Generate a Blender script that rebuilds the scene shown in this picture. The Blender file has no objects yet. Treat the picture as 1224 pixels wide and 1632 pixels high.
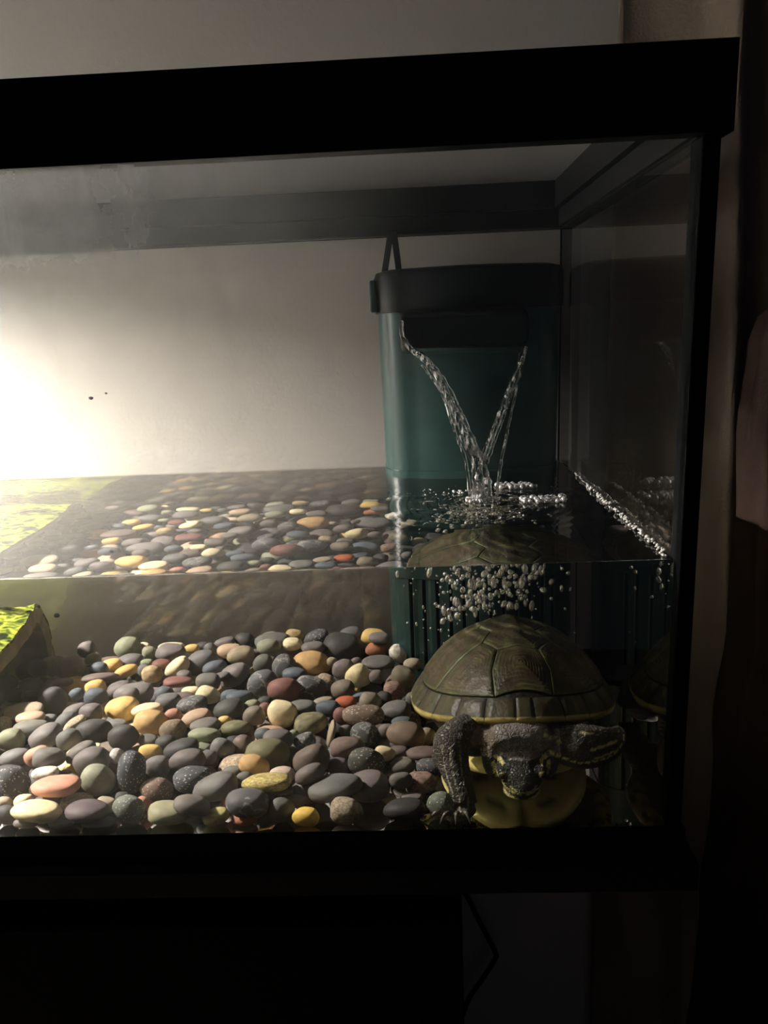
import bpy, bmesh, math, random
import numpy as np
from mathutils import Vector, Matrix, Euler, noise as mnoise

S = bpy.context.scene
COL = S.collection
# ------------------------------------------------------------------ camera
CAM_POS = (-0.1401, -0.3915, 0.286)
YAW, PITCH, ROLL, FPX = -0.0401, -0.2375, -0.043, 1194.26
def cam_axes():
    cy, sy = math.cos(YAW), math.sin(YAW)
    f = Vector((sy*math.cos(PITCH), cy*math.cos(PITCH), math.sin(PITCH)))
    r = Vector((cy, -sy, 0)); u = r.cross(f)
    c, s = math.cos(ROLL), math.sin(ROLL)
    return c*r+s*u, -s*r+c*u, f
_r, _u, _f = cam_axes()
cam = bpy.data.cameras.new('camera')
cam.sensor_fit = 'VERTICAL'; cam.sensor_height = 36.0; cam.lens = 36.0*FPX/1632.0
cam.clip_start = 0.01
camo = bpy.data.objects.new('camera', cam); COL.objects.link(camo)
camo.matrix_world = Matrix(((_r.x,_u.x,-_f.x,CAM_POS[0]),(_r.y,_u.y,-_f.y,CAM_POS[1]),(_r.z,_u.z,-_f.z,CAM_POS[2]),(0,0,0,1)))
S.camera = camo
# ------------------------------------------------------------------ world, lamp light, exposure
w = bpy.data.worlds.new('dim_room'); S.world = w; w.use_nodes = True
bg = w.node_tree.nodes['Background']
bg.inputs['Color'].default_value = (0.47, 0.51, 0.64, 1); bg.inputs['Strength'].default_value = 0.028
LAMP = (-1.10, 0.125, 0.475)          # bulb of the clamp lamp over the left end of the tank
ld = bpy.data.lights.new('lamp_light', 'AREA'); ld.shape = 'DISK'; ld.size = 0.13
ld.energy = 215; ld.color = (1.0, 0.92, 0.83)
lo = bpy.data.objects.new('lamp_light', ld); COL.objects.link(lo)
ld.cycles.is_caustics_light = True; lo.location = LAMP; lo.rotation_euler = (0, math.radians(0), 0)
vs = S.view_settings
vs.view_transform = 'Standard'; vs.look = 'None'; vs.gamma = 1.0; vs.exposure = 0.0; vs.use_curve_mapping = False
cy_ = S.cycles
cy_.use_denoising = True
cy_.max_bounces = 16; cy_.transmission_bounces = 16; cy_.transparent_max_bounces = 24
cy_.glossy_bounces = 8; cy_.diffuse_bounces = 5
cy_.caustics_refractive = True; cy_.caustics_reflective = True
cy_.sample_clamp_indirect = 6.0; cy_.blur_glossy = 0.3

# ------------------------------------------------------------------ measures (metres)
TL, TD = 1.22, 0.32          # inner length and depth of the tank; inner right face x=0, inner front face y=0
ZR, ZRT, ZW = 0.368, 0.4065, 0.1588
WALL_Y = 0.352

# ------------------------------------------------------------------ helpers
def tag(o, label=None, cat=None, group=None, kind=None):
    if label: o['label'] = label
    if cat: o['category'] = cat
    if group: o['group'] = group
    if kind: o['kind'] = kind
    return o
def empty(name, loc=(0,0,0), rz=0.0):
    o = bpy.data.objects.new(name, None); COL.objects.link(o)
    o.location = loc; o.rotation_euler = (0,0,rz); o.empty_display_size = 0.02
    return o
class MB:
    def __init__(s): s.v=[]; s.f=[]
    def add(s, v, f):
        n=len(s.v); s.v += [tuple(map(float,p)) for p in v]; s.f += [tuple(i+n for i in q) for q in f]; return s
    def box(s, x0,x1,y0,y1,z0,z1):
        return s.add([(x0,y0,z0),(x1,y0,z0),(x1,y1,z0),(x0,y1,z0),(x0,y0,z1),(x1,y0,z1),(x1,y1,z1),(x0,y1,z1)],
          [(0,3,2,1),(4,5,6,7),(0,1,5,4),(1,2,6,5),(2,3,7,6),(3,0,4,7)])
    def loft(s, rings, closed=True, cap=True, loop=False):
        n=len(rings[0]); v=[p for r in rings for p in r]; f=[]
        m=len(rings)
        for i in range(m if loop else m-1):
            a=i*n; b=((i+1)%m)*n
            for j in range(n if closed else n-1):
                k=(j+1)%n
                f.append((a+j,a+k,b+k,b+j))
        if cap and not loop and closed:
            f.append(tuple(range(n-1,-1,-1))); f.append(tuple((m-1)*n+j for j in range(n)))
        return s.add(v,f)
    def tube(s, pts, rad, n=10, flat=1.0, up=None):
        pts=[Vector(p) for p in pts]; rings=[]
        if not hasattr(rad,'__len__'): rad=[rad]*len(pts)
        prev=None
        for i,p in enumerate(pts):
            t=(pts[min(i+1,len(pts)-1)]-pts[max(i-1,0)]).normalized()
            if prev is None:
                a=Vector(up) if up else (Vector((0,0,1)) if abs(t.z)<.9 else Vector((1,0,0)))
                x=t.cross(a).normalized()
            else:
                x=(prev-t*prev.dot(t)).normalized()
            prev=x; y=t.cross(x)
            rings.append([p+x*(rad[i]*math.cos(2*math.pi*k/n))+y*(rad[i]*flat*math.sin(2*math.pi*k/n)) for k in range(n)])
        return s.loft(rings)
    def mesh(s, name, smooth=False):
        me=bpy.data.meshes.new(name); me.from_pydata(s.v,[],s.f); me.validate()
        bm=bmesh.new(); bm.from_mesh(me); bmesh.ops.recalc_face_normals(bm,faces=bm.faces); bm.to_mesh(me); bm.free()
        if smooth: me.polygons.foreach_set('use_smooth',[True]*len(me.polygons))
        return me
    def build(s, name, mat, parent=None, smooth=False, bevel=0.0, seg=2, sharp=None):
        me=s.mesh(name,smooth); o=bpy.data.objects.new(name,me); COL.objects.link(o)
        if mat: me.materials.append(mat)
        if parent: o.parent=parent
        if bevel:
            m=o.modifiers.new('bevel','BEVEL'); m.width=bevel; m.segments=seg; m.limit_method='ANGLE'; m.angle_limit=math.radians(35)
        if sharp is not None: me.set_sharp_from_angle(angle=math.radians(sharp))
        return o
def smooth_pts(pts, n):
    """Catmull-Rom through control points"""
    P=[Vector(p) for p in pts]; P=[2*P[0]-P[1]]+P+[2*P[-1]-P[-2]]; out=[]
    for i in range(1,len(P)-2):
        for k in range(n):
            t=k/n; a,b,c,d=P[i-1],P[i],P[i+1],P[i+2]
            out.append(.5*((2*b)+(c-a)*t+(2*a-5*b+4*c-d)*t*t+(3*b-a-3*c+d)*t**3))
    out.append(P[-2]); return out
# ------------------------------------------------------------------ materials
def newmat(name):
    m=bpy.data.materials.new(name); m.use_nodes=True; nt=m.node_tree; nt.nodes.clear()
    out=nt.nodes.new('ShaderNodeOutputMaterial'); return m,nt,out
def nd(nt,t,**k):
    n=nt.nodes.new('ShaderNode'+t)
    for a,b in k.items():
        if a.startswith('i_'): n.inputs[a[2:].replace('_',' ')].default_value=b
        else: setattr(n,a,b)
    return n
def pmat(name,col,rough=.5,spec=.5,noise=0.0,nscale=40,bump=0.0,bscale=200,col2=None,metal=0.0,trans=0.0,subs=0.0):
    m,nt,out=newmat(name); L=nt.links.new
    b=nd(nt,'BsdfPrincipled'); L(b.outputs[0],out.inputs[0])
    b.inputs['Base Color'].default_value=(*col,1); b.inputs['Roughness'].default_value=rough
    b.inputs['Specular IOR Level'].default_value=spec; b.inputs['Metallic'].default_value=metal
    tc=nd(nt,'TexCoord')
    if noise or col2:
        nz=nd(nt,'TexNoise'); nz.inputs['Scale'].default_value=nscale; nz.inputs['Detail'].default_value=5
        L(tc.outputs['Object'],nz.inputs['Vector'])
        r=nd(nt,'ValToRGB'); c2=col2 or tuple(c*(1-noise) for c in col)
        r.color_ramp.elements[0].position=.35; r.color_ramp.elements[1].position=.68
        r.color_ramp.elements[0].color=(*c2,1); r.color_ramp.elements[1].color=(*col,1)
        L(nz.outputs[0],r.inputs[0]); L(r.outputs[0],b.inputs['Base Color'])
    if bump:
        nb=nd(nt,'TexNoise'); nb.inputs['Scale'].default_value=bscale; nb.inputs['Detail'].default_value=3
        L(tc.outputs['Object'],nb.inputs['Vector'])
        bu=nd(nt,'Bump'); bu.inputs['Strength'].default_value=1.0; bu.inputs['Distance'].default_value=bump
        L(nb.outputs[0],bu.inputs['Height']); L(bu.outputs[0],b.inputs['Normal'])
    return m
def glass_mat(name, film=0.0, tint=(1,1,1), fscale=18, col=(.74,.78,.82)):
    """thin pane: clear, Schlick reflection, optional dried-water film with painted haze mixed in"""
    m,nt,out=newmat(name); L=nt.links.new
    tr=nd(nt,'BsdfTransparent'); tr.inputs[0].default_value=(*tint,1)
    gl=nd(nt,'BsdfGlossy'); gl.inputs['Roughness'].default_value=0.0; gl.inputs['Color'].default_value=(1,1,1,1)
    lw=nd(nt,'LayerWeight'); lw.inputs['Blend'].default_value=.5
    p=nd(nt,'Math',operation='POWER'); p.inputs[1].default_value=5.0; L(lw.outputs['Facing'],p.inputs[0])
    ma=nd(nt,'Math',operation='MULTIPLY_ADD'); ma.inputs[1].default_value=.96; ma.inputs[2].default_value=.04; L(p.outputs[0],ma.inputs[0])
    mx=nd(nt,'MixShader'); L(ma.outputs[0],mx.inputs[0]); L(tr.outputs[0],mx.inputs[1]); L(gl.outputs[0],mx.inputs[2])
    last=mx
    if film:
        tc=nd(nt,'TexCoord'); 
        n1=nd(nt,'TexNoise'); n1.inputs['Scale'].default_value=fscale; n1.inputs['Detail'].default_value=8; n1.inputs['Roughness'].default_value=.62
        L(tc.outputs['Object'],n1.inputs['Vector'])
        mp=nd(nt,'Mapping'); mp.inputs['Scale'].default_value=(9,1,2.2); L(tc.outputs['Object'],mp.inputs['Vector'])
        n2=nd(nt,'TexNoise'); n2.inputs['Scale'].default_value=6; n2.inputs['Detail'].default_value=6; L(mp.outputs[0],n2.inputs['Vector'])
        sx=nd(nt,'SeparateXYZ'); L(tc.outputs['Object'],sx.inputs[0])
        # mineral film dense in the splash band; thin painted veil of haze below it
        h=nd(nt,'MapRange'); h.inputs['From Min'].default_value=.285; h.inputs['From Max'].default_value=.345
        h.inputs['To Min'].default_value=.22; h.inputs['To Max'].default_value=1.0; L(sx.outputs['Z'],h.inputs['Value'])
        r1=nd(nt,'MapRange'); r1.inputs['From Min'].default_value=.28; r1.inputs['From Max'].default_value=.76; r1.inputs['To Min'].default_value=.45; r1.inputs['To Max'].default_value=1.15; L(n1.outputs[0],r1.inputs['Value'])
        r2=nd(nt,'MapRange'); r2.inputs['From Min'].default_value=.55; r2.inputs['From Max'].default_value=.75; r2.inputs['To Max'].default_value=.28; L(n2.outputs[0],r2.inputs['Value'])
        ad=nd(nt,'Math',operation='ADD'); L(r1.outputs[0],ad.inputs[0]); L(r2.outputs[0],ad.inputs[1])
        hx=nd(nt,'MapRange',interpolation_type='SMOOTHSTEP'); hx.inputs['From Min'].default_value=-.11; hx.inputs['From Max'].default_value=-.33; hx.inputs['To Min'].default_value=.03; hx.inputs['To Max'].default_value=1.0; L(sx.outputs['X'],hx.inputs['Value'])  # density grows leftward, painting the lamp-side haze into the film
        hz=nd(nt,'Math',operation='MULTIPLY'); L(h.outputs[0],hz.inputs[0]); L(hx.outputs[0],hz.inputs[1])
        mu=nd(nt,'Math',operation='MULTIPLY'); L(ad.outputs[0],mu.inputs[0]); L(hz.outputs[0],mu.inputs[1])
        mf=nd(nt,'Math',operation='MULTIPLY',use_clamp=True); mf.inputs[1].default_value=film; L(mu.outputs[0],mf.inputs[0])
        tl=nd(nt,'BsdfTranslucent'); tl.inputs[0].default_value=(*col,1)
        df=nd(nt,'BsdfDiffuse'); df.inputs[0].default_value=(*col,1)
        m2=nd(nt,'MixShader'); m2.inputs[0].default_value=.4; L(tl.outputs[0],m2.inputs[1]); L(df.outputs[0],m2.inputs[2])
        m3=nd(nt,'MixShader'); L(mf.outputs[0],m3.inputs[0]); L(mx.outputs[0],m3.inputs[1]); L(m2.outputs[0],m3.inputs[2]); last=m3
    L(last.outputs[0],out.inputs[0]); return m
def water_mat(name, ior=1.333, tint=(1,1,1), rough=0.0, bump=0):
    m,nt,out=newmat(name); L=nt.links.new
    g=nd(nt,'BsdfGlass'); g.inputs['IOR'].default_value=ior; g.inputs['Roughness'].default_value=rough; g.inputs['Color'].default_value=(*tint,1)
    L(g.outputs[0],out.inputs[0]); return m
M={}
M['wall']=pmat('wall_paint',(.60,.575,.535),.85,.2,bump=.0002,bscale=260,noise=.06,nscale=8)
M['black_plastic']=pmat('black_plastic',(.004,.0045,.005),.42,.25,bump=.0001,bscale=500)
M['black_wood']=pmat('black_cabinet',(.002,.002,.002),.55,.12,bump=.0002,bscale=120)
M['silicone']=pmat('black_silicone',(.004,.005,.005),.8,.04)
M['front_glass']=glass_mat('front_glass_with_film_and_haze',.50)
M['glass']=glass_mat('pane_glass')
M['side_glass']=glass_mat('side_glass')
M['water']=water_mat('clear_water')
M['lamp_shade']=pmat('lamp_shade',(.02,.02,.02),.4,.5)
M['lamp_inside']=pmat('lamp_reflector',(.7,.7,.7),.3,.5,metal=1)
# ================================================================== the setting
def setting(name,mb,mat,**k):
    o=mb.build(name,mat,**k); o['kind']='structure'; return o
setting('wall_back',MB().box(-2.2,2.2,WALL_Y,WALL_Y+.1,-.80,1.6),M['wall'])
setting('floor',MB().box(-2.2,2.2,-2.0,WALL_Y,-.86,-.80),pmat('dark_floor',(.035,.025,.018),.6,.3,noise=.4,nscale=6))

# ================================================================== cabinet under the tank
cab=empty('cabinet',(-.68,.15,-.80))
tag(cab,'plain black wooden cabinet standing under the aquarium','cabinet')
def rel(o,p):                      # parent keeping world coordinates used while building
    o.parent=p; o.matrix_parent_inverse=Matrix.Translation(-Vector(p.location)); return o
cx0,cx1,cy0,cy1=-1.25,-.117,-.014,.31
rel(MB().box(cx0,cx1-.001,cy0+.02,cy1,-.78,-.0372).build('body',M['black_wood'],bevel=.0015),cab)
rel(MB().box(cx0+.002,(cx0+cx1)/2-.002,cy0,cy0+.019,-.74,-.06).build('door',M['black_wood'],bevel=.0015),cab)
rel(MB().box((cx0+cx1)/2+.002,cx1-.002,cy0,cy0+.019,-.74,-.06).build('door',M['black_wood'],bevel=.0015),cab)
rel(MB().box(cx0,cx1,cy0+.004,cy1,-.80,-.781).build('plinth',M['black_wood'],bevel=.0015),cab)

# ================================================================== aquarium
aq=empty('aquarium',(-TL/2,TD/2,-.0369))
tag(aq,'long glass aquarium with thick black plastic rim and base','aquarium')
g=.007
def P(mb,name,mat,**k): return rel(mb.build(name,mat,**k),aq)
P(MB().box(-TL-.004,.004,-g,-.0004,-.006,.392),'front_pane',M['front_glass'])['label']='front glass pane clouded with dried water stains and painted haze'
P(MB().box(-TL-.004,.0003,TD+.0004,TD+g,-.006,.392),'back_pane',M['glass'])
P(MB().box(.0004,.0088,.0082,TD+g,-.006,.392),'side_pane',M['side_glass'])
P(MB().box(-TL-.0088,-TL-.0004,-g,TD+g,-.006,.392),'side_pane',M['side_glass'])
P(MB().box(-TL-.008,.008,-g,TD+g,-.0135,-.0065),'bottom_pane',M['glass'])
def ring_profile(prof, x0,x1,y0,y1):
    """sweep (outward offset, z) closed profile round a rectangle"""
    rings=[]
    for (sx,sy) in ((-1,-1),(1,-1),(1,1),(-1,1)):
        cx=x0 if sx<0 else x1; cy=y0 if sy<0 else y1
        rings.append([(cx+sx*o,cy+sy*o,z) for o,z in prof])
    m=MB(); n=len(prof); v=[p for r in rings for p in r]; f=[]
    for i in range(4):
        a=i*n;b=((i+1)%4)*n
        for j in range(n):
            k=(j+1)%n; f.append((a+j,a+k,b+k,b+j))
    m.add(v,f); return m
P(ring_profile([(.0125,ZR),(.0125,ZRT),(-.0075,ZRT),(-.0075,ZR+.016),(.0002,ZR+.0155),(.0002,ZR+.0005),(.0092,ZR+.0005),(.0092,ZR)],-TL,0,0,TD),'top_rim',M['black_plastic'],bevel=.0012)
P(ring_profile([(-.003,ZR+.001),(-.003,ZR+.0155),(.0001,ZR+.0155),(.0001,ZR+.001)],-TL,0,0,TD),'inner_lip',M['black_plastic'],bevel=.0005)
P(ring_profile([(.0092,.0015),(.0102,.0005),(.0118,-.014),(.0135,-.0160),(.0165,-.0180),(.0170,-.020),(.0170,-.0362),(.0162,-.0369),(-.02,-.0369),(-.02,-.0140),(.0090,-.0140),(.0090,.0015)],-TL,0,0,TD),'base_frame',M['black_plastic'],bevel=.0006)
for x0 in (.0002,-TL-.0092):
    P(MB().box(x0,x0+.0090,-.0072,.008,.0,.368),'corner_seam',M['silicone'],bevel=.001)
    P(MB().box(x0,x0+.0090,TD-.002,TD+.0072,.0,.368),'corner_seam',M['silicone'],bevel=.001)

# ================================================================== water
HIT=(-.088,.157)
def surf_z(x,y):
    r=math.hypot(x-HIT[0],(y-HIT[1]))
    a=.0009*math.exp(-r/.028)*math.sin(r*520+.6*math.sin(3*math.atan2(y-HIT[1],x-HIT[0])))
    n=mnoise.noise(Vector((x*55,y*55,1.3)))*.0006*math.exp(-r/.045)+mnoise.noise(Vector((x*22,y*22,7.3)))*.000015
    dip=-.0015*math.exp(-(r/.008)**2)
    d=min(x+TL,-x,y,TD-y)
    men=.0007*math.exp(-max(d,0)/.0016)
    return ZW+(a+n)*min(1,max(d,0)/.006+.02)+dip+men
def make_water():
    e=.0003
    edge=[0,.0006,.0014,.0026,.0045,.007]
    def axis(a,b,step):
        L=b-a; n=int((L-2*.007)/step); mid=[.007+(L-.014)*k/n for k in range(1,n)]
        q=edge+mid+[L-v for v in reversed(edge)]; return [a+v for v in q]
    xs=axis(-TL+e,-e,.004); ys=axis(e,TD-e,.004)
    # finer near the splash
    xs=sorted(set(xs+[x+.002 for x in xs if -.2<x<-.01])); 
    ys=sorted(set(ys+[y+.002 for y in ys if .05<y<.28]))
    nx,ny=len(xs),len(ys)
    v=[(x,y,surf_z(x,y)) for y in ys for x in xs]; f=[];sm=[]
    for j in range(ny-1):
        for i in range(nx-1):
            a=j*nx+i; f.append((a,a+1,a+nx+1,a+nx)); sm.append(True)
    per=[i for i in range(nx)]+[j*nx+nx-1 for j in range(1,ny)]+[(ny-1)*nx+i for i in range(nx-2,-1,-1)]+[j*nx for j in range(ny-2,0,-1)]
    base=len(v)
    for i in per: v.append((v[i][0],v[i][1],-.006+e))
    m=len(per)
    for k in range(m):
        l=(k+1)%m; f.append((per[l],per[k],base+k,base+l)); sm.append(False)
    f.append(tuple(base+k for k in range(m-1,-1,-1))); sm.append(False)
    me=bpy.data.meshes.new('water'); me.from_pydata(v,[],f); me.polygons.foreach_set('use_smooth',sm); me.update()
    me.materials.append(M['water']); o=bpy.data.objects.new('water',me); COL.objects.link(o)
    return tag(o,'clear water filling the lower part of the aquarium','water',kind='stuff')
water=make_water()
water.cycles.is_caustics_caster=True

# ================================================================== clamp lamp over the left end (just outside the picture)
lamp=empty('clamp_lamp',(LAMP[0],LAMP[1],LAMP[2]-.028))
tag(lamp,'black dome lamp resting across the rim of the aquarium','lamp')
def lathe(prof,n=32):
    m=MB(); m.loft([[ (r*math.cos(2*math.pi*k/n),r*math.sin(2*math.pi*k/n),z) for k in range(n)] for r,z in prof],cap=False); return m
sh=lathe([(.0905,.0),(.09,.02),(.08,.05),(.055,.078),(.022,.09),(.02,.13),(.0,.131)],32); sh.build('shade',M['lamp_shade'],lamp,smooth=True)
i_=lathe([(.0895,.0),(.089,.02),(.079,.049),(.054,.077),(.0,.085)],32); i_.build('reflector',M['lamp_inside'],lamp,smooth=True)
zb=ZRT-LAMP[2]+.0284
for sy in (-1,1):
    MB().box(-.005,.005,*(sorted((sy*.02,-LAMP[1]-.011 if sy<0 else TD-LAMP[1]+.011))),zb,zb+.005).build('support_bar',M['lamp_shade'],lamp)
    MB().tube([(0,sy*.096,zb+.004),(0,sy*.096,.012)],.004,10).build('support_post',M['lamp_shade'],lamp,smooth=True)
    MB().box(-.006,.006,*(sorted((sy*.0885,sy*.101))),.003,.014).build('clamp',M['lamp_shade'],lamp)
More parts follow.
